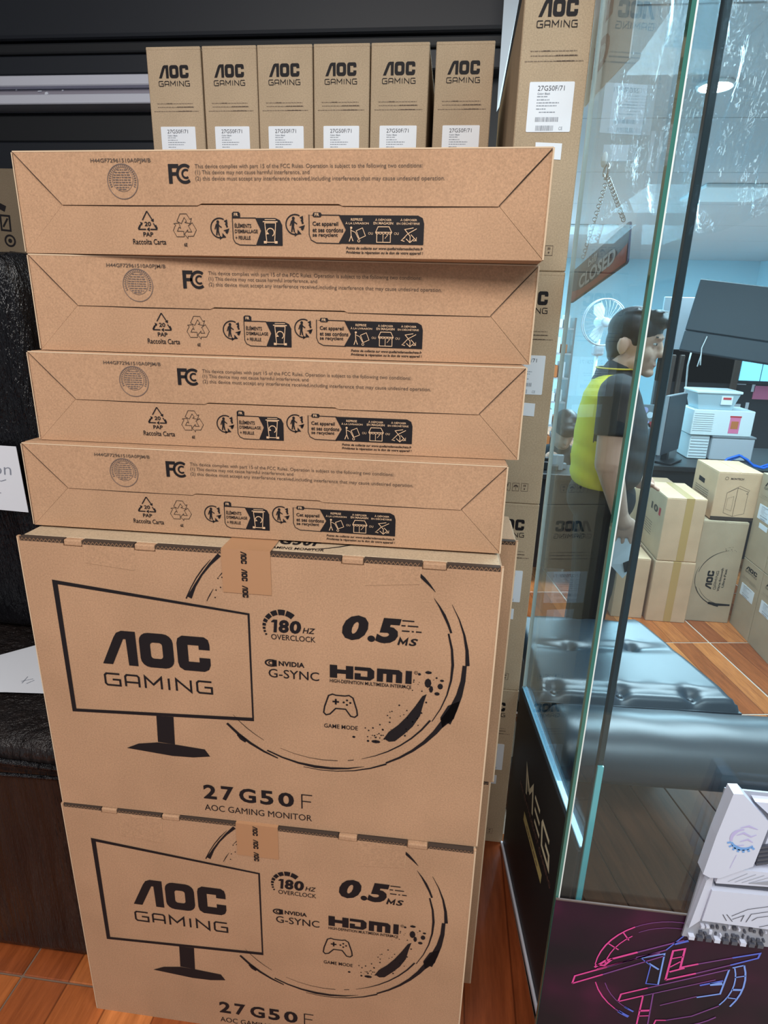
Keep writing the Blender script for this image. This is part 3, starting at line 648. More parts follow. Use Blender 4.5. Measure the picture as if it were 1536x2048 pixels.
# ---- upright end-on cartons (128 wide, 465 high, 700 deep); u from the left edge, v from the bottom
def end_prints():
    p = aoc(PR(), 27, 404, 98, 429); gaming(p, 26, 388, 99, 399, 1.5)
    q = PR(n=.0007)
    for i, (y, a, c) in enumerate(((354, 18, 104), (347, 19, 106), (339, 9, 117))): q.dash(a, y, c, 1.5, i + 40)
    q2 = PR(n=.0008)
    for i, (y, a, c) in enumerate(((354, 42, 54), (347, 66, 104), (339, 68, 100))): q2.dash(a, y, c, 1.9, i + 50)
    st = PR(n=0.0015); st.text('27G50F/71', 38, 295.5, 88, 303, -.004)
    st2 = PR(n=0.0015); st2.text('Color: Black', 38, 289.5, 62, 292.6, .02)
    for i, (y, a, c) in enumerate(((286, 38, 58), (281, 38, 64), (276.5, 38, 80), (272, 38, 76), (267, 38, 56), (262, 44, 74))): st2.dash(a, y, c, 1.5, i + 70)
    bq = random.Random(5)
    for y0, y1, a, c in ((248, 255, 38, 80), (234, 242, 40, 74)):
        x = a
        while x < c: w_ = bq.choice((.5, .9, 1.4)); st2.rect(x, y0, x + w_, y1); x += w_ + bq.choice((.5, .8, 1.2))
    st2.text('CE', 84, 235, 91, 240, .0)
    ic = PR()
    for k, x in enumerate((42, 62, 82)):
        ic.st([(x, 28), (x + 15, 28), (x + 15, 45), (x, 45)], .7, True)
        if k == 0: ic.pl((x + 4.5, 43), (x + 10.5, 43), (x + 9.5, 37), (x + 8, 35.5), (x + 7, 35.5), (x + 5.5, 37)); ic.rect(x + 7, 31, x + 8, 36); ic.rect(x + 5, 30, x + 10, 31)
        if k == 1: ic.arc(x + 7.5, 36, 4, 0, 180, 3, 8); ic.st([(x + 7.5, 42), (x + 7.5, 31), (x + 9, 31)], .8)
        if k == 2: ic.dot(x + 7.5, 33, 1.8); ic.rect(x + 5, 38, x + 7, 42); ic.rect(x + 8, 38, x + 10, 42)
    return dict(brand_print=('ink', p), slogan_print=('ink_faint', q), slogan_bold=('ink_soft', q2), care_icons=('ink_soft', ic)), dict(model_print=('label_ink', st), detail_print=('label_grey', st2))
EP, ES = end_prints(); EP = {k: (m, v.mesh(k)) for k, (m, v) in EP.items()}; ES = {k: (m, v.mesh(k)) for k, (m, v) in ES.items()}
STK = MB().poly(PR().rr(0.022, 0.232, 0.106, 0.309, 0.002, 2), 0.0, 0.0010).mesh('sticker')
STK2 = MB().poly([(0.044, 0.190), (0.094, 0.188), (0.094, 0.214), (0.043, 0.216)], 0.0, 0.0010).mesh('small_sticker')
body_cache = {}
def end_carton(label, x0, w_, y0, z0, h=0.465, group=None, rotz=0.0, depth=0.70, small=False, icons=True, prints=True, loc=None):
    t = thing('monitor_carton', label, 'carton', loc or (x0, y0, z0), rotz, group)
    k = (round(w_, 3), h, depth)
    if k not in body_cache:
        body_cache[k] = (MB().bbox(0, w_, 0.0, depth, 0.0, h - 0.004, 0.0018).mesh('body'), MB().bbox(0.003, w_ - 0.003, 0.006, depth, h - 0.005, h - 0.0005, 0.001).mesh('top_flap'),
                         MB().bbox(0.0, w_, -0.0004, 0.008, h - 0.008, h - 0.0008, 0.0015).mesh('folded_edge'))
    link('body', body_cache[k][0], KB, t); link('top_flap', body_cache[k][1], KB, t); link('folded_edge', body_cache[k][2], KB, t)
    if prints:
        sc = (w_ / 0.128, 1, h / 0.465)
        for nm, (m, me) in EP.items():
            if nm == 'care_icons' and not icons: continue
            q = link(nm, me, m, t); q.scale = sc
        s_ = link('sticker', STK, 'label_white', t); s_.scale = sc; s_['label'] = 'white model sticker'
        for nm, (m, me) in ES.items(): link(nm, me, m, s_)
        if small: q = link('small_sticker', STK2, 'label_white', t); q.scale = sc
    return t
row = [(-0.458, -0.332), (-0.328, -0.204), (-0.202, -0.078), (-0.075, 0.049), (0.052, 0.178), (0.192, 0.316)]
nth = ['leftmost box of the upright row above the front stack, next to the pale rail', 'second box from the left in the upright row of six', 'third box from the left in the upright row of six',
       'fourth box from the left in the upright row of six', 'fifth box from the left in the upright row of six, before the dark gap', 'rightmost box of the upright row of six, standing apart after a dark gap']
for (a, b), lb in zip(row, nth):
    end_carton(lb, a, b - a, 0.77, 1.398, 0.466, 'row of six upright cartons')
for lv in range(3):
    for ci, (a, b) in enumerate(row):
        end_carton('plain carton in the %s column under the row of six, %s' % (['leftmost', 'second', 'third', 'fourth', 'fifth', 'rightmost'][ci], ['standing on the floor', 'one above the floor', 'directly below the visible row'][lv]), a, b - a, 0.77, 0.466 * lv, 0.466, 'cartons hidden under the row of six', prints=False)
tl = ['bottom carton of the tall right-hand column beside the glass', 'second carton from the floor in the tall column beside the glass', 'third carton from the floor in the tall column beside the glass', 'top carton of the tall column, its logo cut by the picture top, two white stickers']
for i in range(4):
    end_carton(tl[i], 0.352, 0.118, 0.505, 0.4645 * i, 0.4645, 'tall column of upright cartons', small=True)

# ================================================================ GLASS, LOW WALL AND DISPLAY
MR = math.atan2(-0.9948, 0.102)                     # the low wall runs almost straight away from the camera
def wall_thing(name, label, cat, off=0.0): # off > 0 lies on the shop side
    return thing(name, label, cat, (0.471 + 0.9948 * off, 0.499 + 0.102 * off, 0.0), MR)
lw = wall_thing('display_wall', 'low black display wall with pale lettering, between the box column and the glass', 'wall')
MB().bbox(0.0, 0.456, 0.0, 0.022, FZ + 0.002, 0.478, 0.002).build('panel', 'dark_panel', lw)
MB().bbox(0.0, 0.456, -0.006, -0.0005, 0.002, 0.014, 0.001).build('floor_trim', 'aluminium', lw)
p = PR()
def sl(pts, x0, w_, z0=306, h=56, sh=-0.30): return [(x0 + w_ * x + sh * h * y, z0 + h * y) for x, y in pts]
p.st(sl([(0, 0), (0, 1), (.5, .45), (1, 1), (1, 0)], 150, 58), 10); p.st(sl([(.12, .8), (.28, .3)], 150, 58), 5)
for y in (0.07, .5, .93): p.st(sl([(0, y), (1, y)], 228, 42), 9)
p.st(sl([(1, .93), (.1, .93), (0, .8), (0, .07), (1, .07), (1, .5), (.5, .5)], 290, 54), 10)
p.build('brand_lettering', 'meg_white', lw)
p = PR(); p.text('MSI ENTHUSIAST GAMING', 95, 284, 365, 296, .02); p.build('small_lettering', 'meg_brown', lw)
p = PR(); p.rect(152, 237, 313, 260); p.build('gold_strip', 'meg_gold', lw)
p = PR(n=.0012); p.dash(180, 245, 290, 5, 4); p.build('strip_print', 'meg_brown', lw)

gp = wall_thing('glass_pane', 'glass pane standing on the low black wall, mirroring the box column', 'glass pane')
MB().box(0.002, 0.452, 0.006, 0.014, 0.4825, 2.345).build('pane', 'glass_side', gp)
MB().box(-0.001, 0.002, 0.006, 0.014, 0.4825, 2.345).build('far_edge', 'glass_edge_pale', gp)
MB().bbox(0.0, 0.452, 0.004, 0.016, 0.4785, 0.4822, 0.001).build('lower_edge', 'glass_edge_blue', gp)
post = wall_thing('corner_post', 'narrow dark teal upright post behind the free glass edge', 'post')
MB().bbox(0.4595, 0.4685, 0.004, 0.013, FZ + 0.002, 2.345, 0.001).build('upright', 'post_teal', post)
MB().box(0.4687, 0.4722, 0.004, 0.013, FZ + 0.002, 0.66).build('glass_strip', 'glass_edge_teal', post)

fd = thing('glass_door', 'large clear glass door leaf with free green edge and poster at its foot', 'glass door', (0.469, -0.04, FZ))
MB().box(0.0057, 1.9, -0.004, 0.004, 0.006, 2.6).build('pane', 'glass_clear', fd)
MB().box(-0.0005, 0.0038, -0.005, 0.005, 0.006, 2.6).build('green_edge', 'glass_edge', fd)
MB().box(0.0039, 0.0056, -0.005, 0.005, 0.006, 2.6).build('bright_edge', 'glass_edge_pale', fd)
MB().bbox(0.0, 1.9, -0.004, 0.012, 0.0, 0.006, 0.001).build('floor_channel', 'aluminium', fd)

po = thing('poster', 'dark poster with a pink and blue neon emblem on the glass', 'poster', (0.0, -0.0470, 0.0))
MB().box(0.469, 1.15, 0.0, 0.0012, FZ + 0.02, 0.476).build('sheet', 'poster_print', po)
MB().box(0.469, 1.15, -0.0006, 0.0018, 0.4762, 0.4785).build('top_edge', 'ink_seal', po)
cx, cy = 652, 352
p = PR(); p.arc(cx, cy, 110, 178, 125, [1.5, 2.5, 2]); p.arc(cx, cy, 96, 176, 132, 1.6); p.st([(542, 354), (556, 356), (566, 372)], 3); p.st([(556, 402), (572, 392)], 2); p.st([(574, 428), (584, 414)], 2)
p.st([(513, 308), (515, 325), (560, 353)], 2.6); p.st([(513, 308), (556, 336)], 2.6); p.st([(542, 349), (556, 366), (600, 392)], 3.4); p.st([(546, 346), (600, 378)], 2)
p.st([(649, 342), (650, 404), (666, 411), (666, 372), (690, 384)], 3, False); p.st([(649, 342), (690, 364)], 3); p.st([(651, 388), (666, 395)], 2); p.st([(651, 370), (664, 384)], 2); p.st([(652, 360), (672, 372)], 3)
p.st([(587, 282), (589, 299), (626, 320)], 2.6); p.st([(587, 282), (622, 302), (622, 225)], 2.4); p.st([(622, 268), (637, 272)], 4); p.st([(622, 256), (637, 260)], 2)
p.arc(cx, cy, 110, 198, 232, [1.6, 2.2, 1.6]); p.st([(647, 238), (649, 252), (664, 255)], 2.2); p.st([(647, 238), (690, 244)], 2); p.build('pink_lines', 'neon_pink', po)
p = PR(); p.arc(cx, cy, 110, 125, 62, 1.1); p.arc(cx, cy, 98, 125, 70, .9); p.st([(560, 353), (640, 404)], 2.4); p.st([(556, 336), (640, 392)], 2.2); p.st([(600, 380), (632, 396)], 4); p.st([(626, 320), (735, 381)], 2); p.st([(622, 302), (720, 356)], 1.6)
p.st([(636, 309), (639, 229)], 2); p.arc(cx, cy, 110, 232, 240, 2); p.arc(cx, cy, 96, 200, 240, 1.3); p.st([(664, 255), (700, 272), (735, 302)], 2); p.arc(cx, cy, 112, 290, 318, 2.2); p.st([(650, 286), (700, 316)], 1.6); p.st([(690, 384), (735, 405)], 2); p.st([(690, 364), (735, 390)], 2); p.st([(600, 392), (662, 428)], 2.4)
p.build('violet_lines', 'neon_violet', po)
p = PR(); p.st([(735, 405), (771, 421), (770, 411), (735, 390)], 2.6); p.st([(640, 404), (662, 440)], 2); p.st([(650, 418), (668, 428)], 4); p.st([(607, 381), (623, 368), (622, 329), (640, 330)], 1.6); p.arc(cx, cy, 110, 236, 246, 5); p.arc(cx, cy, 96, 236, 246, 3); p.st([(700, 340), (731, 356)], 3); p.build('blue_lines', 'neon_blue', po)
p = PR(); p.arc(cx, cy, 110, -26, 22, 2.6); p.arc(cx, cy, 96, -30, 20, 2); p.st([(739, 385), (754, 393)], 2.4); p.st([(746, 366), (760, 372)], 2); p.st([(747, 340), (760, 342)], 4); p.st([(743, 322), (757, 322)], 2); p.st([(735, 381), (732, 328), (700, 314)], 2.6); p.st([(714, 345), (731, 350)], 6)
p.st([(607, 381), (639, 396), (640, 330)], 2.4); p.st([(620, 372), (636, 362)], 3); p.build('sky_lines', 'neon_sky', po)

mo = thing('motherboard', 'white armoured motherboard fixed in front of the neon poster', 'motherboard', (0.0, -0.0485, 0.0))
def mp(nm, pts, n0, n1, mat, par=None): return MB().poly([(u / 1000, v / 1000) for u, v in pts], n0, n1).build(nm, mat, par or mo)
mp('circuit_board', [(655, 441), (661, 590), (664, 712), (820, 712), (820, 440)], 0.0, 0.003, 'armour_grey')
io = mp('port_cover', [(652, 582), (657, 650), (665, 721), (677, 722), (696, 703), (719, 679), (713, 605), (675, 578), (662, 577)], 0.003, 0.022, 'armour_white')
mp('cover_bevel', [(675, 578), (713, 605), (719, 679), (721, 677), (715, 603), (676, 575)], 0.003, 0.019, 'armour_grey', io)
p = PR(n=.0226); p.arc(692, 648, 15, 200, 330, [2, 6, 5, 2], 14)
for a in range(200, 340, 20): p.st([(692 + 16 * math.cos(R(a)), 648 + 16 * math.sin(R(a))), (692 + 21 * math.cos(R(a)), 648 + 21 * math.sin(R(a)))], 3)
p.build('emblem_gear', 'emblem_blue', io)
p = PR(n=.0226); p.arc(692, 650, 16, 200, 100, [3, 5, 2], 12); p.st([(684, 668), (694, 672), (706, 668)], [1, 3, 1]); p.st([(682, 655), (690, 660), (700, 655), (706, 659)], [1, 3, 2, 1]); p.st([(688, 645), (697, 650), (704, 646)], [1, 2.5, 1]); p.st([(686, 638), (694, 640)], 1.4); p.st([(688, 622), (684, 598)], .6)
p.build('emblem_swirl', 'emblem_violet', io)
mp('upper_heatsink', [(698, 706), (820, 708), (820, 604), (722, 604), (728, 680)], 0.003, 0.015, 'armour_white')
for i in range(5): mp('fin', [(717 + i * .3, 636 - i * 7.2), (735, 642 - i * 7.2), (735, 638.5 - i * 7.2), (717 + i * .3, 632.5 - i * 7.2)], 0.015, 0.019, 'armour_line')
mp('centre_heatsink', [(675, 562), (676, 577), (700, 590), (820, 594), (820, 570), (740, 566)], 0.003, 0.016, 'armour_white')
p = PR(n=.0166)
for i in range(4): p.st([(690 + i * 9, 568 + i * .4), (712 + i * 11, 586)], 1.0)
p.pl((716, 569), (756, 582), (790, 584), (790, 571)); p.build('etched_lines', 'armour_grey', mo)
mp('card_slot', [(680, 549), (681, 558), (820, 563), (820, 552)], 0.003, 0.008, 'armour_line')
m2 = mp('lower_heatsink', [(671, 488), (674, 546), (820, 550), (820, 486)], 0.003, 0.014, 'armour_white')
p = PR(n=.0146)
for q in ([(696, 505), (703, 494)], [(701, 506), (711, 494)], [(708, 504), (727, 520), (780, 540)], [(710, 498), (724, 508), (722, 496)], [(729, 496), (733, 512), (790, 534)], [(736, 500), (742, 507), (790, 524)], [(748, 490), (790, 510)]): p.st(q, 1.1)
p.build('etched_pattern', 'armour_line', m2)
mp('left_shroud', [(657, 467), (665, 559), (673, 572), (674, 548), (670, 484)], 0.003, 0.011, 'armour_white')
q = random.Random(11)
for i in range(26):
    u = 676 + (i % 13) * 7.4 + q.uniform(-1, 1); v = 452 + (i // 13) * 15 + q.uniform(-2, 2)
    MB().box(u / 1000, (u + q.uniform(2, 5)) / 1000, -0.003 - q.uniform(.002, .006), -0.003, v / 1000, (v + q.uniform(3, 7)) / 1000).build('component', 'armour_line' if q.random() < .75 else 'armour_white', mo)
for i in range(9):
    u = 662 + i * 12; MB().box(u / 1000, (u + 8) / 1000, -0.009, -0.003, 0.4425, 0.449).build('pin_header', 'armour_line' if i % 3 else 'armour_white', mo)

sg = thing('hanging_sign', 'navy and red hanging sign reading closed, on a chain behind the glass', 'sign', (0.471 + .0058 * -1 + .9948 * .03, 0.499 + .0567 + .102 * .03, 1.338), MR)
sg.rotation_euler = (0, R(-10.6), MR)
W_, H_ = 287, 62
k = PR(); MB().poly([(u / 1000, v / 1000) for u, v in k.rr(0, 0, W_, H_, 6, 3)], -0.003, 0.0).build('board', 'sign_navy', sg)
p = PR(); p.pl((3, 2), (W_ - 4, 2), (W_ - 2, 30), (235, 22), (150, 12), (60, 14), (3, 22)); p.build('red_swoosh', 'sign_red', sg)
p = PR(n=.0012); p.text('CLOSED', 52, 15, 238, 39, .03, .05); p.text('bill', 100, 43, 145, 56, .01, .1); p.build('sign_lettering', 'sign_white', sg)
hook = wall_thing('hook', 'round clear suction hook on the glass holding the sign chain', 'hook', 0.015)
MB().ring((0.083, 0.010, 1.545), 0.011, 0.0022, 'y').build('ring', 'chain', hook, True)
MB().ell((0.083, 0.004, 1.562), (0.012, 0.004, 0.012)).build('suction_cup', 'white_plastic', hook, True)
ch = wall_thing('chain', 'thin metal chain from the suction hook to the hanging sign', 'chain', 0.029)
for a, b in (((0.083, 0.0, 1.535), (0.0, 0.0, 1.420)), ((0.086, 0.0, 1.535), (0.190, 0.0, 1.456))):
    m = MB(); n = 24
    for i in range(n + 1):
        t = i / n; m.ring((a[0] + (b[0] - a[0]) * t, (0.0012 if i % 2 else -0.0012), a[2] + (b[2] - a[2]) * t), 0.0032, 0.0008, 'y' if i % 2 else 'x', 10, 4)
    m.build('strand', 'chain', ch)
bn = wall_thing('banner', 'pale banner with dark red characters hanging high behind the glass', 'banner', 0.035)
MB().box(-0.13, 0.10, -0.002, 0.0, 1.70, 1.98).build('sheet', 'banner_white', bn)
p = PR(n=.0026); p.text('1', -50, 1805, -15, 1850, .05); p.text('ID', -100, 1735, -10, 1785, .05); p.pl((10, 1830), (98, 1880), (98, 1975), (20, 1975)); p.build('banner_print', 'banner_red', bn)

fl = thing('clear_film', 'crumpled clear plastic film hanging behind the glass, full of light streaks', 'plastic film', (0.55, 0.62, 1.50))
m = MB(); nx, nz = 44, 40; vs = []
for j in range(nz + 1):
    for i in range(nx + 1):
        a, b_ = i / nx, j / nz; x = a * .36; z = b_ * .42
        vs.append((x, .016 * math.sin(x * 60 + 9 * z + 2 * math.sin(z * 17)) + .012 * math.sin(x * 131 - z * 13 + 1) + .02 * math.sin(z * 9 + x * 7), z + .02 * math.sin(x * 23)))
m.add(vs, [(j * (nx + 1) + i, j * (nx + 1) + i + 1, (j + 1) * (nx + 1) + i + 1, (j + 1) * (nx + 1) + i) for j in range(nz) for i in range(nx)]); m.build('sheet', 'film_clear', fl, True)
MB().tube([(-.02, 0, .44), (.38, 0, .44)], .004, 8).build('hanging_rod', 'chain', fl, True)
MB().tube([(.0, 0, .44), (.0, 0, .848)], .0012, 6).build('wire', 'chain', fl); MB().tube([(.36, 0, .44), (.36, 0, .848)], .0012, 6).build('wire', 'chain', fl)

# ================================================================ LEATHER BENCH
be = thing('leather_bench', 'black tufted leather bench with a rolled front edge behind the glass', 'bench', (0.95, 1.15, FZ))
def B_(x, y, z): return (x - 0.95, y - 1.15, z - FZ)
c00, c10, c11, c01 = (0.60, 0.975), (1.262, 1.010), (1.085, 1.575), (0.575, 1.540)
tufts = [(0.43, .06), (0.78, .06), (0.70, .55), (0.30, .52), (0.5, .97), (0.80, .96), (0.1, .06), (0.12, .97)]
m = MB(); nx, ny = 60, 56; vs = []
for j in range(ny + 1):
    for i in range(nx + 1):
        a, b = i / nx, j / ny
        x = (c00[0] * (1 - a) + c10[0] * a) * (1 - b) + (c01[0] * (1 - a) + c11[0] * a) * b
        y = (c00[1] * (1 - a) + c10[1] * a) * (1 - b) + (c01[1] * (1 - a) + c11[1] * a) * b
        ed = min(a, 1 - a, b, 1 - b); z = 0.165 - 0.05 * max(0, 1 - ed / .05) ** 2
        for (ta, tb) in tufts:
            dx, dy = (a - ta) * .66, (b - tb) * .56; d = math.hypot(dx, dy)
            z -= 0.024 * math.exp(-(d / .022) ** 2) + 0.012 * math.exp(-(dx / .16) ** 2 - (dy / .03) ** 2)
            ang = math.atan2(dy, dx)
            z += 0.005 * math.exp(-((abs(dx) - .05) / .05) ** 2 - ((dy - .028) / .016) ** 2)
        vs.append(B_(x, y, z))
m.add(vs, [(j * (nx + 1) + i, j * (nx + 1) + i + 1, (j + 1) * (nx + 1) + i + 1, (j + 1) * (nx + 1) + i) for j in range(ny) for i in range(nx)])
ct = m.build('seat_cushion', 'leather', be, True)
for (ta, tb) in tufts:
    x = (c00[0] * (1 - ta) + c10[0] * ta) * (1 - tb) + (c01[0] * (1 - ta) + c11[0] * ta) * tb
    y = (c00[1] * (1 - ta) + c10[1] * ta) * (1 - tb) + (c01[1] * (1 - ta) + c11[1] * ta) * tb
    MB().ell(B_(x, y, 0.133), (0.011, 0.011, 0.006), 12, 6).build('button', 'leather', ct, True)
k = 4; pts = [c00, c10, c11, c01]; m = MB()
m.add([B_(*p_, -0.06) for p_ in pts] + [B_(*p_, 0.117) for p_ in pts], [(3, 2, 1, 0), (4, 5, 6, 7)] + [(i, (i + 1) % 4, 4 + (i + 1) % 4, 4 + i) for i in range(4)])
m.build('seat_base', 'leather', be)
for x, y in ((0.66, 1.20), (1.10, 1.22), (0.64, 1.46), (1.02, 1.48)): MB().bbox(x - .97, x - .93, y - 1.17, y - 1.13, 0.0165, 0.225, 0.004).build('leg', 'black_plastic', be)
vs = []; nA, nX = 26, 60
for i in range(nX + 1):
    t = i / nX; x = 0.60 + t * 1.40; k = min(1.0, math.sqrt(max(0.0, 1 - (1 - min(1, t * 1.40 / .07)) ** 2)) * .9 + .1)
    for j in range(nA):
        a = 2 * math.pi * j / nA; up_ = max(0.0, math.sin(a)); wob = 0.0016 * math.sin(x * 26 + 3 * a) * up_ ** 2 + 0.006 * math.exp(-((x - 1.42) / .05) ** 2) * math.sin(a * 7) * up_
        vs.append(B_(x, 0.825 + 0.055 * t - (0.130 * k) * math.cos(a), 0.075 + ((0.115 if math.sin(a) > 0 else 0.075) * k + wob) * math.sin(a)))
MB().add(vs, [(i * nA + j, i * nA + (j + 1) % nA, (i + 1) * nA + (j + 1) % nA, (i + 1) * nA + j) for i in range(nX) for j in range(nA)]
         + [tuple(range(nA)), tuple(reversed(range(nX * nA, (nX + 1) * nA)))]).build('front_roll', 'leather', be, True)
MB().add([B_(.64, .82, -.05), B_(1.96, .87, -.05), B_(1.96, .93, -.05), B_(.64, .88, -.05), B_(.64, .82, .02), B_(1.96, .87, .02), B_(1.96, .93, .02), B_(.64, .88, .02)],
         [(3, 2, 1, 0), (4, 5, 6, 7), (0, 1, 5, 4), (1, 2, 6, 5), (2, 3, 7, 6), (3, 0, 4, 7)]).build('under_rail', 'black_plastic', be)
dk = thing('shaded_deck', 'added plank deck, coloured dark for the floor shade in front of and under the leather bench', 'deck', (0.86, 0.05, FZ), R(13))  # added planks; the floor's shade is put into their dark colour
for i in range(-2, 12):
    l0, l1 = (0.02, 0.42) if i == -2 else ((0.02, 1.15) if i == -1 else (0.02, 1.18))
    MB().bbox(.118 * i, .118 * i + .115, l0, l1, 0.0005, 0.016, .002).build('plank', 'shaded_wood', dk)
for x, y in ((0.70, 0.85), (1.90, 0.90)): MB().bbox(x - .97, x - .93, y - 1.17, y - 1.13, 0.0165, 0.245, 0.004).build('foot', 'black_plastic', be)

# ================================================================ LEFT SIDE: WRAPPED GOODS
def lumpy(name, x0, x1, y0, y1, z0, z1, mat, par, amp, seed, taper=0.0):
    bm = bmesh.new(); bmesh.ops.create_cube(bm, size=1)
    for v in bm.verts: v.co = ((x0 + x1) / 2 + v.co.x * (x1 - x0), (y0 + y1) / 2 + v.co.y * (y1 - y0), (z0 + z1) / 2 + v.co.z * (z1 - z0))
    bmesh.ops.bevel(bm, geom=list(bm.edges), offset=0.03, segments=3, affect='EDGES', profile=.5)
    bmesh.ops.subdivide_edges(bm, edges=[e for e in bm.edges if e.calc_length() > .08], cuts=14, use_grid_fill=True)
    q = random.Random(seed); ph = [q.uniform(0, 6) for _ in range(9)]
    for v in bm.verts:
        x, y, z = v.co; t = (z - z0) / (z1 - z0)
        if t < .03: continue
        v.co.x += amp * (math.sin(z * 23 + ph[0] + 6 * y) * .5 + math.sin(z * 51 + y * 17 + ph[1]) * .3) - taper * t * (1 if x > (x0 + x1) / 2 else -.3)
        v.co.y += amp * (math.sin(x * 27 + ph[2] + 5 * z) * .5 + math.sin(x * 61 + z * 9 + ph[3]) * .3)
        v.co.z += amp * .5 * math.sin(x * 33 + y * 21 + ph[4]) * t
    me = bpy.data.meshes.new(name); bm.to_mesh(me); bm.free(); me.polygons.foreach_set('use_smooth', [True] * len(me.polygons))
    return link(name, me, mat, par)
t = thing('wrapped_pallet', 'low dark block wrapped in black stretch film on the tiles at left', 'wrapped goods', (-0.68, 0.08, 0.0))
lumpy('film', -0.32, 0.285, 0.0, 0.52, 0.0, 0.545, 'black_film', t, 0.004, 2)
MB().tube([(-0.3, -0.004, 0.505), (-0.1, -0.008, 0.500), (0.1, -0.006, 0.507), (0.28, -0.004, 0.50)], 0.006, 6).build('film_fold', 'black_film_gloss', t, True)
MB().tube([(-0.3, -0.003, 0.475), (0.0, -0.008, 0.470), (0.28, -0.004, 0.478)], 0.004, 6).build('film_fold', 'black_film_gloss', t, True)
MB().add([(-0.2, 0.03, .5485), (-0.02, 0.09, .5485), (-0.01, 0.075, .5485), (-0.19, 0.015, .5485)], [(0, 1, 2, 3)]).build('white_strap', 'paper', t)
t = thing('wrapped_bundle', 'tall glossy bundle in black plastic standing on the wrapped block', 'wrapped goods', (-0.82, 0.42, 0.550))
lumpy('film', -0.25, 0.235, 0.03, 0.24, 0.0, 0.86, 'black_film_gloss', t, 0.010, 5, 0.05)
pp = thing('note_paper', 'white paper with handwriting hanging on the glossy black bundle', 'paper', (-0.70, 0.415, 0.87))
MB().poly([(-0.12, 0.005), (0.052, 0.0), (0.048, 0.148), (-0.12, 0.150)], -0.0012, 0.0).build('sheet', 'paper', pp)
p = PR(mm=.001); p.text('Mon', -52, 84, 28, 110, -.01, .1); p.st([(-38, 70), (-20, 74), (0, 69), (12, 73)], 1.6); p.st([(-24, 40), (-5, 42)], 1.6); p.build('handwriting', 'pencil', pp)
pp = thing('loose_paper', 'blank white sheet lying on top of the low wrapped block', 'paper', (-0.62, 0.28, 0.5535))
MB().add([(-0.14, 0.0, 0), (-0.035, 0.10, .002), (0.098, -0.066, 0.0), (0.02, -0.075, 0.001), (-0.14, -0.10, .001), (-0.14, 0.0, .0012), (-0.035, 0.10, .0032), (0.098, -0.066, 0.0012), (0.02, -0.075, 0.0022), (-0.14, -0.10, .0022)],
         [(0, 4, 3, 2, 1), (5, 6, 7, 8, 9)] + [(i, (i + 1) % 5, 5 + (i + 1) % 5, 5 + i) for i in range(5)]).build('sheet', 'paper', pp)
ps = PR(); 
for a, b, c, d in ((28, -38, 46, -26), (34, -44, 30, -20), (44, -44, 52, -30)): ps.st([(a, b), (c, d)], 1)
me = bpy.data.meshes.new('scribble'); me.from_pydata([(u * .001, v * .001, .0032) for u, v in ps.v], [], ps.f); link('scribble', me, 'pencil', pp)
# brown cartons standing in the dark behind
def icon_carton(label, z, h, tri):
    t = thing('printed_carton', label, 'carton', (-1.02, 0.98, z), R(3), 'cartons in the dark left corner')
    MB().bbox(-0.40, 0.09, 0.0, 0.42, 0.0, h - .003, 0.003).build('body', 'kraft_shaded', t)
    p = PR()
    if tri:
        p.pl((10, 40), (46, 42), (28, 82)); p.st([(12, 96), (34, 94), (36, 124), (14, 126)], 5, True); p.st([(18, 104), (30, 116)], 4)
        p.st([(4, 140), (28, 138), (30, 166), (6, 168)], 5, True); p.dot(17, 153, 6); p.arc(10, 198, 14, 0, 360, 5); p.dot(10, 198, 6)
        p.st([(-10, 226), (16, 224), (18, 262), (-8, 264)], 5, True); p.st([(-4, 234), (12, 256)], 5); p.st([(-24, 296), (10, 280)], 16)
    else: p.st([(20, 28), (50, 26)], 12)
    p.build('icon_print', 'ink', t); return t
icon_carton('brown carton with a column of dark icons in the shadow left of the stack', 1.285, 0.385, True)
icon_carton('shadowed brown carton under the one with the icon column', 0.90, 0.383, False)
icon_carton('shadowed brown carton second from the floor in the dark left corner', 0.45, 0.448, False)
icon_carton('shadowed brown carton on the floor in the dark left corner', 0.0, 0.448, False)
sp = thing('plastic_sheet', 'pale plastic sheet hanging between the upright row and the tall column', 'plastic sheet', (0.352, 1.24, 1.87))
MB().add([(-0.004, 0.0, 0.0), (0.004, 0.03, 0.02), (-0.006, 0.0, 0.26), (0.036, 0.03, 0.27), (-0.002, 0.0, 0.5), (0.05, 0.05, 0.5), (-0.004, 0.01, 0.0), (0.004, 0.04, 0.02), (-0.006, 0.01, 0.26), (0.036, 0.04, 0.27), (-0.002, 0.01, 0.5), (0.05, 0.06, 0.5)],
         [(0, 1, 3, 2), (2, 3, 5, 4), (6, 8, 9, 7), (8, 10, 11, 9), (0, 2, 8, 6), (2, 4, 10, 8), (1, 7, 9, 3), (3, 9, 11, 5), (0, 6, 7, 1), (4, 5, 11, 10)]).build('sheet', 'light_grey', sp)

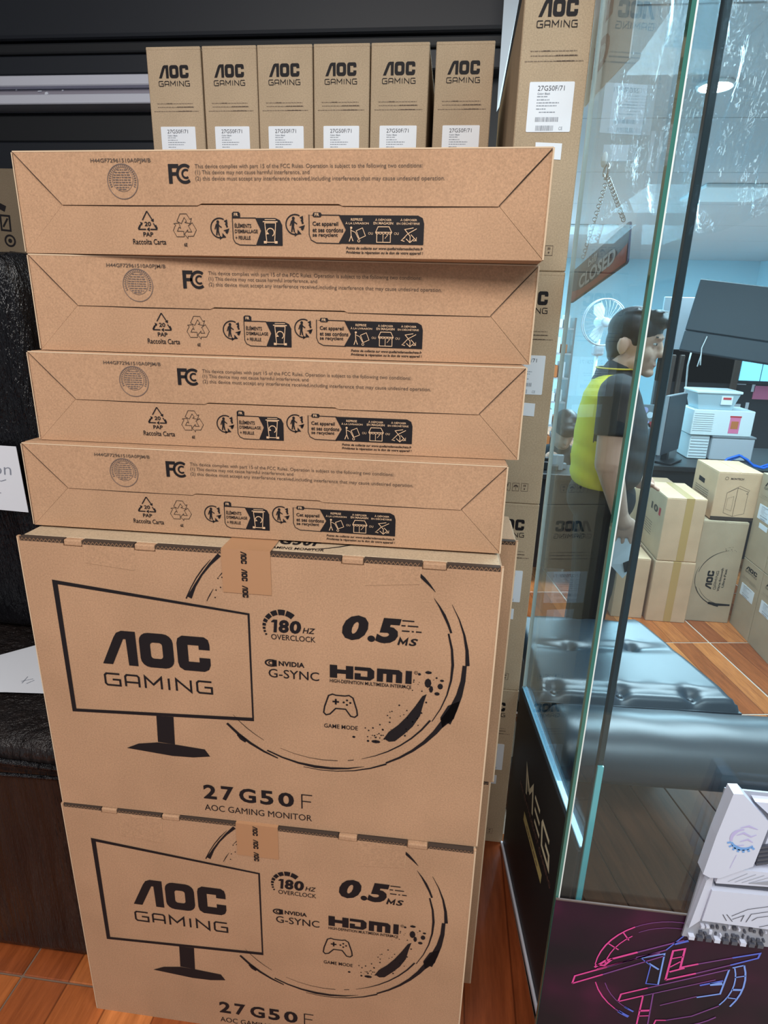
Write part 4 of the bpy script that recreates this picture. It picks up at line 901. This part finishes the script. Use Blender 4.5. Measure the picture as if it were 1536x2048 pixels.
# ================================================================ SHOP INTERIOR
def carton(label, x, y, z, w_, d, h, rotz=0.0, mat='kraft_pale', tape=None, group=None, name='carton'):
    t = thing(name, label, 'carton', (x, y, z), rotz, group)
    MB().bbox(0, w_, 0, d, 0, h - .003, 0.003).build('body', mat, t)
    MB().bbox(0.001, w_ / 2 - .001, 0.001, d - .001, h - .004, h, 0.001).build('top_flap', mat, t); MB().bbox(w_ / 2 + .001, w_ - .001, 0.001, d - .001, h - .004, h, 0.001).build('top_flap', mat, t)
    if tape: MB().box(tape - .02, tape + .02, -.0012, 0.0, 0.004, h).box(tape - .02, tape + .02, -.0012, d, h, h + .001).build('packing_tape', 'tape_tan', t)
    return t
def side_print(pr, mat, t, w_=0):   # prints for the face looking towards -x (u runs towards the camera)
    me = bpy.data.meshes.new('side_print'); me.from_pydata([(-.0008, w_ - u * .001, v * .001) for u, v in pr.v], [], pr.f); return link('side_print', me, mat, t)
carton('plain taped carton on the shop floor, nearest to the glass post', 1.245, 2.44, FZ, 0.17, 0.34, 0.362, tape=0.075, group='taped cartons on the shop floor')
carton('plain taped carton on the shop floor under the box with a rotated logo', 1.43, 2.42, FZ, 0.212, 0.36, 0.362, tape=0.115, group='taped cartons on the shop floor')
t = carton('open-toned taped box with a dark and red rotated logo, stacked on a plain carton', 1.435, 2.425, FZ + 0.365, 0.205, 0.34, 0.355, tape=0.12)
p = PR(); p.text('10', 120, 235, 235, 275, .05); side_print(p, 'ink_soft', t, 0.34)
p = PR(); p.text('1', 250, 233, 280, 275, .06); side_print(p, 'red_print', t, 0.34)
p = PR()
for i in range(6): p.dash(60, 90 + i * 14, 180, 4, i + 3)
side_print(p, 'ink_soft', t, 0.34)
carton('pale carton lying behind the box with the rotated logo, flaps visible', 1.33, 2.83, FZ, 0.34, 0.30, 0.66, mat='kraft_pale')
# tall monitor carton on its end
t = carton('monitor carton on its end with sideways lettering and ink circle', 1.652, 2.46, FZ, 0.236, 0.13, 0.595, mat=KB)
p = PR(); k = PR(); aoc(k, 0, 0, 110, 34); p.raw([(110 - y, 200 + x) for x, y in k.v], k.f); k = PR(); gaming(k, 0, 0, 108, 14, 2.2); p.raw([(134 - y, 202 + x) for x, y in k.v], k.f)
p.text('Vitra-Smooth', 142, 190, 154, 330, .02, rot=True); p.text('Ultra-Fast', 162, 215, 174, 325, .02, rot=True)
p.arc(190, 270, 165, 100, 170, [.8, 4, 2]); p.arc(190, 270, 175, 160, 215, [1, 3, 1]); p.arc(190, 270, 172, 200, 262, [2, 4, 6]); p.arc(190, 270, 158, 205, 268, [1, 2, 2]); p.st([(110, 118), (150, 110), (226, 112)], [14, 16, 10])
for i in range(14): p.dot(rnd.uniform(140, 200), rnd.uniform(430, 455), 1.5)
p.build('carton_print', 'ink', t)
# PC case carton on top
t = carton('small computer-case carton with line drawing, on top of the end-standing carton', 1.69, 2.48, FZ + 0.60, 0.225, 0.30, 0.262, mat='kraft_pale')
p = PR(); p.text('MONTECH', 65, 222, 130, 233, .03); p.arc(45, 228, 8, 0, 360, 1.8); p.st([(60, 40), (60, 150), (110, 180), (110, 22)], 1.6, True); p.st([(110, 180), (165, 160), (165, 40), (110, 22)], 1.6, True); p.st([(68, 60), (68, 120), (98, 132), (98, 52)], 1, True); p.st([(60, 150), (118, 190), (170, 168), (165, 160)], 1.2); p.dot(160, 150, 3); p.build('case_drawing', 'ink_soft', t)
p = PR(); p.st([(70, 175), (150, 172)], 26); side_print(p, 'ink', t, 0.30)
p = PR()
for i in range(7): p.dash(40, 60 + i * 12, 220, 4, i)
side_print(p, 'ink_soft', t, 0.30)
MB().bbox(0.0, 0.224, -0.002, 0.004, -0.0005, 0.018, .001).build('dark_base', 'groove', t)
# end-on cartons facing left
gl = 'end-on cartons at the right picture edge'
for lb, y, z, h in (('lower end-on carton by the floor, farther from the camera, white sticker', 2.475, FZ, 0.40), ('lower end-on carton by the floor at the very right picture edge, white sticker', 2.255, FZ, 0.40), ('upper end-on carton beside the computer-case carton, two white stickers', 2.475, FZ + 0.402, 0.47), ('upper end-on carton at the very right picture edge above the bottom pair', 2.255, FZ + 0.402, 0.47)):
    end_carton(lb, 0, 0.215, 0, 0, h, gl, -math.pi / 2, 0.6, small=z > 0, icons=False, loc=(1.905, y, z))

# desks
def desk(label, x0, x1, y0, y1, z, legs=True):
    t = thing('desk', label, 'desk', ((x0 + x1) / 2, (y0 + y1) / 2, FZ)); a, b = (x1 - x0) / 2, (y1 - y0) / 2
    MB().bbox(-a, a, -b, b, z - FZ - .035, z - FZ, .004).build('desktop', 'black_plastic', t)
    MB().bbox(-a + .03, a - .03, -b + .02, -b + .04, 0.12, z - FZ - .036, .003).build('front_panel', 'black_plastic', t)
    for sx in (-1, 1):
        for sy in (-1, 1): MB().bbox(sx * (a - .05) - .025, sx * (a - .05) + .025, sy * (b - .07) - .025, sy * (b - .07) + .025, 0, z - FZ - .035, .003).build('leg', 'black_plastic', t)
    return t
desk('cluttered black counter behind the cartons on the right', 1.40, 3.2, 3.16, 3.95, 0.45)
desk('desk with small parts in front of the seated person', 0.72, 1.26, 2.78, 3.05, 0.45)
q = random.Random(4)
t = thing('parts_tray', 'dark jumble of small computer parts on the seated person\'s desk', 'parts', (0.98, 2.90, 0.4515))
for i in range(9):
    a, b = q.uniform(-.16, .16), q.uniform(-.06, .07); MB().bbox(a, a + q.uniform(.02, .07), b, b + .03, 0, q.uniform(.02, .11), .003).build('part', q.choice(['black_plastic', 'black_plastic', 'grey_plastic', 'white_plastic']), t)
def lap(label, loc, rotz):
    t = thing('monitor', label, 'monitor', loc, rotz)
    MB().bbox(-.16, .16, -.012, .012, .06, .44, .004).build('screen_back', 'grey_plastic', t); MB().bbox(-.155, .155, -.016, -.0125, .065, .435, .001).build('screen', 'dark_panel_soft', t)
    MB().bbox(-.02, .02, -.01, .03, 0.01, .10, .003).build('neck', 'black_plastic', t); MB().bbox(-.1, .1, -.07, .09, 0, .012, .003).build('base', 'black_plastic', t)
lap('thin black monitor seen from the side on the counter', (1.70, 3.30, 0.4515), R(52))
t = thing('sticker_board', 'grey board covered with round coloured stickers, leaning behind the monitor', 'board', (1.60, 3.60, 0.4515))
MB().bbox(-.03, .19, 0, .012, 0, .33, .003).build('board', 'grey_plastic', t)
for i in range(10): MB().poly([(q.uniform(-.01, .16), 0)] and [(a_ + .022 * math.cos(j), b_ + .022 * math.sin(j)) for a_, b_ in [(q.uniform(0, .16), q.uniform(.04, .3))] for j in [6.283 * n / 12 for n in range(12)]], 0, .001).build('round_sticker', q.choice(['orange_box', 'label_white', 'emblem_violet', 'light_grey', 'red_print']), t)
t = thing('tool_heap', 'heap of black tools and cables on the front of the counter', 'tools', (1.50, 3.25, 0.4515))
for i in range(12):
    a, b = q.uniform(-.08, .07), q.uniform(-.08, .02); MB().cap((a, b, .012), (a + q.uniform(-.05, .05), b + q.uniform(-.01, .02), q.uniform(.012, .07)), .010, .006, 6).build('tool', q.choice(['black_plastic', 'black_plastic', 'grey_plastic', 'light_grey']), t)
t = thing('blue_cable', 'bright blue network cable looped over the counter edge', 'cable', (2.05, 3.22, 0.4515))
MB().tube([(-.06, -.05, .012), (-.02, -.04, .06), (.05, -.03, .085), (.10, -.04, .06), (.14, -.05, .025), (.20, -.05, .012), (.27, -.04, .04), (.33, -.03, .07), (.4, -.03, .02)], .008, 8).build('loop', 'blue_cable', t, True)
MB().tube([(-.05, -.03, .012), (0.0, -.03, .05), (.07, -.02, .08), (.12, -.03, .035), (.19, -.03, .016), (.28, -.02, .05), (.4, -.02, .03)], .007, 8).build('loop', 'blue_cable', t, True)
# storage boxes and bin
t = thing('grey_box', 'flat grey storage box at the bottom of the white pile on the counter', 'box', (2.02, 3.42, 0.4515))
MB().bbox(0, .27, 0, .25, 0, .15, .006).build('body', 'light_grey', t); MB().bbox(-.004, .274, -.004, .254, .15, .163, .003).build('lid', 'grey_plastic', t)
t = thing('louvred_box', 'white louvred box left of the grey storage box', 'box', (1.885, 3.44, 0.4515)); MB().bbox(0, .125, 0, .2, 0, .158, .004).build('body', 'white_plastic', t)
for i in range(7): MB().box(.006, .119, -.004, 0, .018 + i * .02, .024 + i * .02).build('slat', 'light_grey', t)
t = thing('white_box', 'wide white box with a pink and orange label under the clear bin', 'box', (1.87, 3.42, 0.6155)); MB().bbox(0, .385, 0, .24, 0, .168, .004).build('body', 'white_plastic', t)
for i in range(9): MB().box(.008, .13, -.003, 0, .03 + i * .014, .033 + i * .014).build('groove_line', 'light_grey', t)
MB().box(.235, .30, -.002, 0, .02, .125).build('label', 'pink_print', t); MB().box(.245, .29, -.003, -.002, .05, .10).build('label_patch', 'orange_box', t); MB().box(.232, .303, -.003, 0, .125, .135).build('label_top', 'red_print', t)
t = thing('storage_bin', 'translucent plastic bin with lid on top of the white box', 'bin', (2.01, 3.54, 0.785))
m = MB(); a0, a1 = .105, .135
vs = [(-a0, -.09, 0), (a0, -.09, 0), (a0, .09, 0), (-a0, .09, 0), (-a1, -.11, .105), (a1, -.11, .105), (a1, .11, .105), (-a1, .11, .105)]
m.add(vs, [(3, 2, 1, 0), (0, 1, 5, 4), (1, 2, 6, 5), (2, 3, 7, 6), (3, 0, 4, 7)]); m.build('tub', 'bin_plastic', t); MB().bbox(-.145, .145, -.12, .12, .105, .122, .005, 2).build('lid', 'white_plastic', t)
MB().box(.02, .09, -.112, -.108, .035, .09).build('label', 'label_white', t); MB().box(.03, .08, -.114, -.1122, .068, .082).build('label_stripe', 'red_print', t)
# dark partition with window, blind and notes
t = thing('partition', 'dark partition behind the counter with brown uprights, notes and a window strip', 'partition', (2.6, 4.62, FZ))
MB().box(-.62, 1.4, 0, .05, 0, 1.14).build('panel', 'dark_wall', t); MB().box(-.62, 1.4, -.01, .05, 1.142, 1.40).box(-.62, .0, -.01, .05, 1.142, 1.405).build('upper_panel', 'dark_wall', t)
for x in (-.54, -.47): MB().bbox(x, x + .035, -.05, -.005, 0.3, 1.36, .006).build('upright_bar', 'brown_frame', t)
MB().bbox(-.03, .02, -.03, .0, .3, 1.36, .004).build('side_frame', 'brown_frame', t)
for x0, x1 in ((.03, .19), (.2, .7)): MB().box(x0, x1, -.02, -.011, 1.17, 1.36).build('window_strip', 'window_glow', t)
for x, z, w_, h in ((.03, 1.135, .07, .02), (.15, 1.08, .025, .06), (.13, .93, .025, .06), (.02, .95, .07, .025)): MB().box(x, x + w_, -.006, -.0005, z, z + h).build('note', 'label_white', t)
MB().box(.17, .35, -.006, -.0005, 1.02, 1.13).build('poster_note', 'pink_print', t)
t = thing('window_blind', 'light grey blind on the wall left of the overhead cabinet', 'blind', (2.0, 4.60, 1.118)); MB().bbox(-.06, .5, 0, .03, 0.012, .41, .004).build('blind', 'light_grey', t); MB().bbox(-.07, .51, -.006, .036, .0, .012, .003).build('bottom_bar', 'grey_plastic', t)
t = thing('overhead_cabinet', 'dark grey cabinet hanging from the ceiling above the counter', 'cabinet', (1.90, 3.98, 1.14)); t.rotation_euler = (R(-9), R(7), R(-20))
MB().bbox(0, .95, 0, .06, 0.145, .50, .006).build('body', 'slate', t); MB().bbox(0, .95, -.012, .06, 0, .14, .006).build('lower_door', 'slate', t)
MB().tube([(.45, .03, .5), (.45, .03, 1.22)], .014).build('hanger', 'grey_plastic', t)
t = thing('white_cable', 'white cable hanging straight down in front of the brown uprights', 'cable', (2.17, 4.557, 0.62)); MB().tube([(.03, 0, 0), (.035, 0, .2), (.02, 0, .38), (.03, 0, .505)], .007, 8).build('cord', 'white_cable', t, True)
t = thing('pull_string', 'short white pull string hanging from the overhead cabinet', 'string', (2.02, 3.905, 1.03)); MB().tube([(0, 0, 0), (.012, 0, .08), (.008, 0, .13), (.03, 0, .21)], .004, 6).tube([(.02, 0, .01), (.014, 0, .06), (.012, 0, .08)], .004, 6).build('cord', 'white_cable', t, True)
# shelf with small goods at the far left of the view
t = thing('shelf_rack', 'narrow shelf rack seen at the left end of the shop', 'shelf', (0.90, 3.72, FZ))
for x in (0.0, 0.19): MB().box(x, x + .012, 0, .28, 0, 1.62).build('upright', 'grey_plastic', t)
for i in range(9): MB().box(.012, .19, 0, .28, .18 + i * .17, .19 + i * .17).build('shelf_board', 'light_grey', t)
for i in range(9):
    for j in range(3):
        tag(MB().bbox(0, .042, 0, .1, 0, .06 + .025 * ((i + j) % 3), .003).build('small_package', ['white_plastic', 'orange_box', 'label_white'][(i * 2 + j) % 3], None, loc=(.92 + j * .05, 3.73, FZ + .1905 + i * .17)), '%s package, %s on shelf %s of the narrow rack' % (['pale plastic', 'orange', 'white'][(i * 2 + j) % 3], ['left one', 'middle one', 'right one'][j], ['one from the bottom', 'two', 'three', 'four', 'five', 'six', 'seven', 'eight', 'nine, the top'][i]), 'package', 'packages on the shelf rack')
# standing fan
t = thing('standing_fan', 'white standing fan with wire cage by the far wall, behind the man', 'fan', (1.62, 5.25, FZ), R(12))
MB().tube([(0, .03, .03), (0, .03, 1.45)], .016, 10).build('pole', 'white_plastic', t, True); MB().ell((0, .03, .02), (.18, .18, .02)).build('foot', 'white_plastic', t, True)
MB().ell((0, .04, 1.60), (.055, .09, .055)).build('motor', 'white_plastic', t, True); MB().ell((0, -.07, 1.60), (.045, .02, .045)).build('hub', 'light_grey', t, True)
for a in (-.055, -.015): MB().ring((0, a, 1.60), .205, .006, 'y', 40, 6).build('cage_rim', 'light_grey', t, True)
m = MB()
for i in range(30):
    a = 2 * math.pi * i / 30; m.tube([(.04 * math.cos(a), -.085, 1.6 + .04 * math.sin(a)), (.14 * math.cos(a), -.08, 1.6 + .14 * math.sin(a)), (.205 * math.cos(a), -.05, 1.6 + .205 * math.sin(a))], .0018, 4)
m.build('cage_wires', 'light_grey', t)['kind'] = 'stuff'
for i in range(3):
    a0 = 2.09 * i; pts = [(.03, 0), (.10, -.05), (.175, -.045), (.185, .03), (.12, .06), (.04, .03)]
    m = MB(); m.poly([(x * math.cos(a0) - y * math.sin(a0), 1.6 + x * math.sin(a0) + y * math.cos(a0)) for x, y in pts], .036, .040); m.build('blade', 'white_plastic', t)
MB().bbox(-.05, .05, -.02, .06, 1.30, 1.40, .02, 2).build('control_box', 'light_grey', t)

# ================================================================ PEOPLE
def place(o, t): o.parent = t; return o
mt = thing('person', 'standing man in a black and yellow polo shirt, holding white papers, looking right', 'person', (0.930, 1.80, FZ), R(-8))
def hd(c, yaw, pitch):
    q = Euler((0, pitch, yaw)).to_matrix(); c = Vector(c); return (lambda x, y, z: tuple(c + q @ Vector((x, y, z)))), (0, pitch, yaw)
b = MB()
H, hr = hd((0.050, 0.0, 1.515), R(-20), R(6))
b.ell(H(-.008, 0, .025), (.098, .076, .098), 24, 16, hr); b.ell(H(.028, 0, -.045), (.062, .060, .078), 20, 14, hr); b.ell(H(.070, 0, -.104), (.024, .028, .019), 12, 8, hr)
b.ell(H(.098, 0, -.028), (.019, .016, .015), 12, 8, hr); b.cap(H(.086, 0, .012), H(.101, 0, -.026), .011, .012, 10); b.ell(H(.083, 0, .030), (.014, .050, .011), 12, 8, hr)
b.ell(H(.082, 0, -.067), (.012, .022, .007), 12, 8, hr); b.ell(H(.080, 0, -.079), (.012, .020, .008), 12, 8, hr)
for s in (-1, 1):
    b.ell(H(.054, s * .038, -.034), (.027, .023, .034), 12, 8, hr); b.ell(H(.020, s * .046, -.070), (.036, .022, .030), 12, 8, hr); b.ell(H(-.028, s * .078, -.016), (.020, .009, .034), 12, 10, hr); b.ell(H(-.038, s * .084, -.010), (.013, .006, .028), 12, 8, hr)
b.cap((-0.005, 0, 1.33), (0.020, 0, 1.44), .064, .058, 18)
b.ell((-0.01, 0, 1.27), (.095, .16, .10), 20, 12); b.ell((0.0, 0, 1.08), (.125, .15, .20), 20, 12); b.ell((0, 0, .93), (.125, .155, .12), 20, 12)
SH, EL, WR = (-.012, -.205, 1.335), (-.015, -.250, 1.075), (.050, -.240, .885)
b.cap(SH, EL, .060, .054, 16); b.cap(EL, WR, .052, .032, 16)
HL = (.118, -.225, .818); b.cap(WR, (.070, -.235, .845), .030, .033, 12); b.ell((.077, -.233, .828), (.043, .019, .046), 16, 12, (0, R(-14), 0))
for dx, ln, sp in ((.036, .062, .010), (.014, .074, .004), (-.009, .070, -.003), (-.031, .056, -.009)):
    a = Vector((.085 + dx, -.234, .800)); c_ = a + Vector((.006 + sp, .004, -ln * .45)); d_ = c_ + Vector((.002 + sp * .6, .014, -ln * .35)); e_ = d_ + Vector((0, .016, -ln * .18)); b.cap(a, c_, .0092, .0086, 8); b.cap(c_, d_, .0086, .0080, 8); b.cap(d_, e_, .0080, .0070, 8)
b.cap((.100, -.225, .852), (.136, -.212, .822), .012, .010, 8); b.cap((.136, -.212, .822), (.142, -.204, .792), .010, .008, 8)
SL, EL2, WL = (-.012, .205, 1.335), (.03, .245, 1.08), (.15, .20, .94)
b.cap(SL, EL2, .054, .045, 14); b.cap(EL2, WL, .044, .030, 14); b.ell((.19, .185, .915), (.05, .03, .035), 12, 8)
for i in range(4): b.cap((.215, .165 + i * .014, .915), (.255, .160 + i * .014, .890), .010, .008, 8)
b.cap((.19, .155, .925), (.225, .140, .915), .011, .009, 8)
for s in (-1, 1):
    b.cap((0, s * .085, .88), (.01, s * .095, .48), .088, .062, 16); b.cap((.01, s * .095, .48), (-.01, s * .10, .09), .058, .040, 16); b.cap((-.03, s * .10, .045), (.12, s * .12, .035), .042, .036, 12)
body = link('body', vox(b, 0.0050, 'body', 2), 'skin', mt)
h = MB(); h.ell(H(-.016, 0, .050), (.104, .084, .086), 24, 16, hr); h.ell(H(-.050, 0, .0), (.066, .078, .082), 20, 14, hr); h.ell(H(.058, 0, .100), (.052, .064, .032), 16, 10, hr); h.ell(H(.092, -.012, .092), (.026, .048, .026), 14, 10, hr); h.ell(H(-.062, 0, -.052), (.038, .062, .040), 14, 10, hr)
for s in (-1, 1): h.ell(H(.012, s * .066, .030), (.026, .014, .042), 12, 8, hr)
for i in range(26):
    a = rnd.uniform(-1.2, 1.2); h.cap(H(.03 + rnd.uniform(-.09, .05), math.sin(a) * .06, .105), H(.07 + rnd.uniform(-.09, .05), math.sin(a) * .068, .122 + rnd.uniform(-.004, .008)), .010, .005, 6)
link('hair', vox(h, 0.0055, 'hair', 2), 'hair', mt)
for s in (-1, 1):
    e = MB().ell(H(.0752, s * .031, .006), (.008, .012, .0052), 12, 8, hr).build('eye', 'eye_white', mt, True); MB().ell(H(.0822, s * .033, .006), (.003, .0060, .0050), 10, 8, hr).build('iris', 'hair', e, True)
    MB().cap(H(.092, s * .014, .030), H(.080, s * .050, .033), .0045, .003, 8).build('eyebrow', 'hair', mt, True)
MB().ell(H(.0880, 0, -.073), (.006, .018, .0060), 12, 8, hr).build('lips', 'lip', mt, True)
s_ = MB(); rg = [(.945, .0, .128, .172), (.985, .006, .146, .182), (1.08, .010, .152, .186), (1.16, .004, .145, .190), (1.24, -.004, .132, .192), (1.31, -.012, .112, .178), (1.36, -.012, .088, .132), (1.395, -.008, .070, .080)]; nr = 32
s_.add([(cx_ + rx_ * math.cos(6.28319 * j / nr), ry_ * math.sin(6.28319 * j / nr), z_) for z_, cx_, rx_, ry_ in rg for j in range(nr)],
       [(i * nr + j, i * nr + (j + 1) % nr, (i + 1) * nr + (j + 1) % nr, (i + 1) * nr + j) for i in range(len(rg) - 1) for j in range(nr)] + [tuple(reversed(range(nr))), tuple(range((len(rg) - 1) * nr, len(rg) * nr))])
for (a_, c_) in ((SH, EL), (SL, EL2)):
    A = Vector(a_); C = Vector(c_); s_.cap(A, A.lerp(C, .30), .075, .070, 18); E_ = A.lerp(C, .60); s_.tube([A.lerp(C, .2), E_], [.072, .070], 20)
s_.cap((-.008, 0, 1.36), (.004, 0, 1.395), .078, .070, 20)
me = vox(s_, 0.0075, 'polo_shirt', 3)
for v in me.vertices:
    x, y, z = v.co
    if z < 1.3 and abs(y) < .2: f = 0.0035 * math.sin(z * 70 + x * 28 + 6 * y) * (1 if z < 1.12 else .4); v.co.x += f * (1 if x > 0 else -1) * .6; v.co.y += f * (1 if y > 0 else -1)
me.materials.append(MAT['shirt_black']); me.materials.append(MAT['shirt_yellow'])
A = Vector(SH); C = Vector(EL); A2 = Vector(SL); C2 = Vector(EL2)
def near_arm(pv):
    for a_, c_ in ((A, C), (A2, C2)):
        d = c_ - a_; t_ = max(0, min(1, (pv - a_).dot(d) / d.length_squared)); 
        if (pv - (a_ + d * t_)).length < .083 and abs(pv.y) > .155: return True
    return False
for f in me.polygons:
    x, y, z = f.center; lim = .05 if z < 1.14 else (-.075 if z < 1.30 else -.075 + (z - 1.30) * 1.1)
    f.material_index = 1 if (x < lim and z < 1.395 and not near_arm(Vector((x, y, z)))) else 0
sh = link('polo_shirt', me, None, mt)
c_ = MB(); c_.tube([(-.012, 0, 1.365), (-.010, 0, 1.415)], [.083, .076], 24, cap=False); cm_ = c_.mesh('collar', True)
co = link('collar', cm_, 'shirt_black', sh); mo_ = co.modifiers.new('s', 'SOLIDIFY'); mo_.thickness = .006
MB().ring((-.010, 0, 1.416), .078, .003, 'z', 28, 6).build('collar_piping', 'piping', sh, True)
tr = MB(); tr.ell((0, 0, .88), (.142, .178, .13), 20, 12)
for s in (-1, 1): tr.cap((0, s * .085, .86), (.01, s * .095, .48), .104, .082, 18); tr.tube([(.01, s * .095, .50), (-.01, s * .10, .09), (-.01, s * .10, .065)], [.080, .068, .068], 18)
link('trousers', vox(tr, 0.009, 'trousers', 3), 'trousers', mt)
for s in (-1, 1):
    sh_ = MB(); sh_.cap((-.03, s * .10, .048), (.13, s * .125, .042), .050, .044, 14); sh_.bbox(-.075, .175, s * .115 - .045, s * .115 + .045, 0.0, .03, .01); link('shoe', vox(sh_, .008, 'shoe', 2), 'black_plastic', mt)
pg = thing('papers', 'crumpled white printed papers held low in the standing man\'s hand', 'papers', (0.985, 1.555, 0.335), R(-8))
m = MB(); m.add([(-.035, .015, .20), (.050, .0, .185), (.045, -.020, .07), (.010, -.012, .0), (-.045, .0, .05), (-.035, .019, .20), (.050, .004, .185), (.045, -.016, .07), (.010, -.008, .0), (-.045, .004, .05)], [(0, 4, 3, 2, 1), (5, 6, 7, 8, 9)] + [(i, (i + 1) % 5, 5 + (i + 1) % 5, 5 + i) for i in range(5)]); m.build('sheets', 'paper', pg)
MB().add([(.0, -.0225, .07), (.044, -.027, .10), (.042, -.0275, .05), (.012, -.0205, .03)], [(0, 1, 2, 3)]).build('dark_print', 'ink', pg)

st_ = thing('person', 'seated person with dark hair bending over the parts desk, black top', 'person', (1.035, 3.42, FZ), R(-90))
b = MB(); H, hr = hd((0.10, 0.0, 0.905), R(8), R(38))
b.ell(H(-.008, 0, .02), (.096, .076, .098), 20, 14, hr); b.ell(H(.028, 0, -.045), (.060, .058, .076), 18, 12, hr); b.cap(H(.086, 0, .012), H(.100, 0, -.026), .010, .012, 8); b.ell(H(.085, 0, -.072), (.013, .022, .012), 10, 8, hr)
for s in (-1, 1): b.ell(H(-.012, s * .078, -.012), (.018, .010, .032), 10, 8, hr)
b.cap((0.0, 0, .74), (.06, 0, .84), .056, .052, 14); b.ell((-.03, 0, .62), (.11, .17, .16), 18, 12); b.ell((-.06, 0, .42), (.12, .16, .16), 18, 12)
for s in (-1, 1):
    S0, E0, W0 = (-.02, s * .19, .70), (.10, s * .23, .52), (.23, s * .10, .755)
    b.cap(S0, E0, .050, .042, 12); b.cap(E0, W0, .042, .028, 12); b.ell((.26, s * .085, .765), (.04, .03, .022), 10, 8)
    for i in range(4): b.cap((.28, s * (.07 + i * .013), .765), (.315, s * (.065 + i * .013), .750), .009, .008, 6)
    b.cap((.255, s * .06, .765), (.285, s * .045, .755), .010, .008, 6)
    b.cap((-.04, s * .09, .40), (.28, s * .11, .42), .080, .058, 14); b.cap((.28, s * .11, .42), (.27, s * .11, .08), .052, .038, 14); b.cap((.26, s * .11, .04), (.38, s * .12, .035), .038, .032, 10)
link('body', vox(b, .008, 'body', 3), 'skin', st_)
h = MB(); h.ell(H(-.014, 0, .048), (.106, .086, .088), 20, 14, hr); h.ell(H(-.05, 0, 0), (.066, .078, .085), 18, 12, hr); h.ell(H(.06, 0, .085), (.050, .066, .036), 14, 10, hr); h.ell(H(.088, -.02, .06), (.022, .045, .030), 12, 8, hr)
link('hair', vox(h, .007, 'hair', 2), 'hair', st_)
s_ = MB(); s_.ell((-.03, 0, .66), (.125, .195, .13), 20, 12); s_.ell((-.05, 0, .50), (.14, .185, .18), 20, 12); s_.cap((-.005, 0, .75), (.015, 0, .775), .072, .066, 16)
for s in (-1, 1): s_.cap((-.02, s * .19, .70), (.06, s * .218, .58), .068, .064, 14)
so = link('shirt', vox(s_, .009, 'shirt', 3), 'shirt_black', st_)
for s in (-1, 1): MB().cap((.10, s * .06, .745), (.088, s * .075, .66), .008, .006, 6).build('shirt_stripe', 'piping', so, True)
tr = MB()
for s in (-1, 1): tr.cap((-.05, s * .09, .40), (.28, s * .11, .42), .096, .074, 14); tr.cap((.28, s * .11, .42), (.27, s * .11, .10), .066, .056, 14)
link('trousers', vox(tr, .01, 'trousers', 3), 'trousers', st_)
t = thing('stool', 'black stool under the seated person', 'stool', (1.035, 3.48, FZ)); MB().bbox(-.17, .17, -.15, .17, .27, .30, .01, 2).build('seat', 'black_plastic', t)
for sx in (-1, 1):
    for sy in (-1, 1): MB().tube([(sx * .13, sy * .12, .27), (sx * .15, sy * .14, 0)], .012, 8).build('leg', 'black_plastic', t, True)

for o in bpy.data.objects:
    if o.parent and o.name.split('.')[0] in ('sorting_icons', 'corrugation', 'ink_circle', 'lid_gap', 'etched_pattern', 'etched_lines', 'seal_print', 'notice_print', 'flap_gap', 'torn_paper', 'handwriting'): o['kind'] = 'stuff'
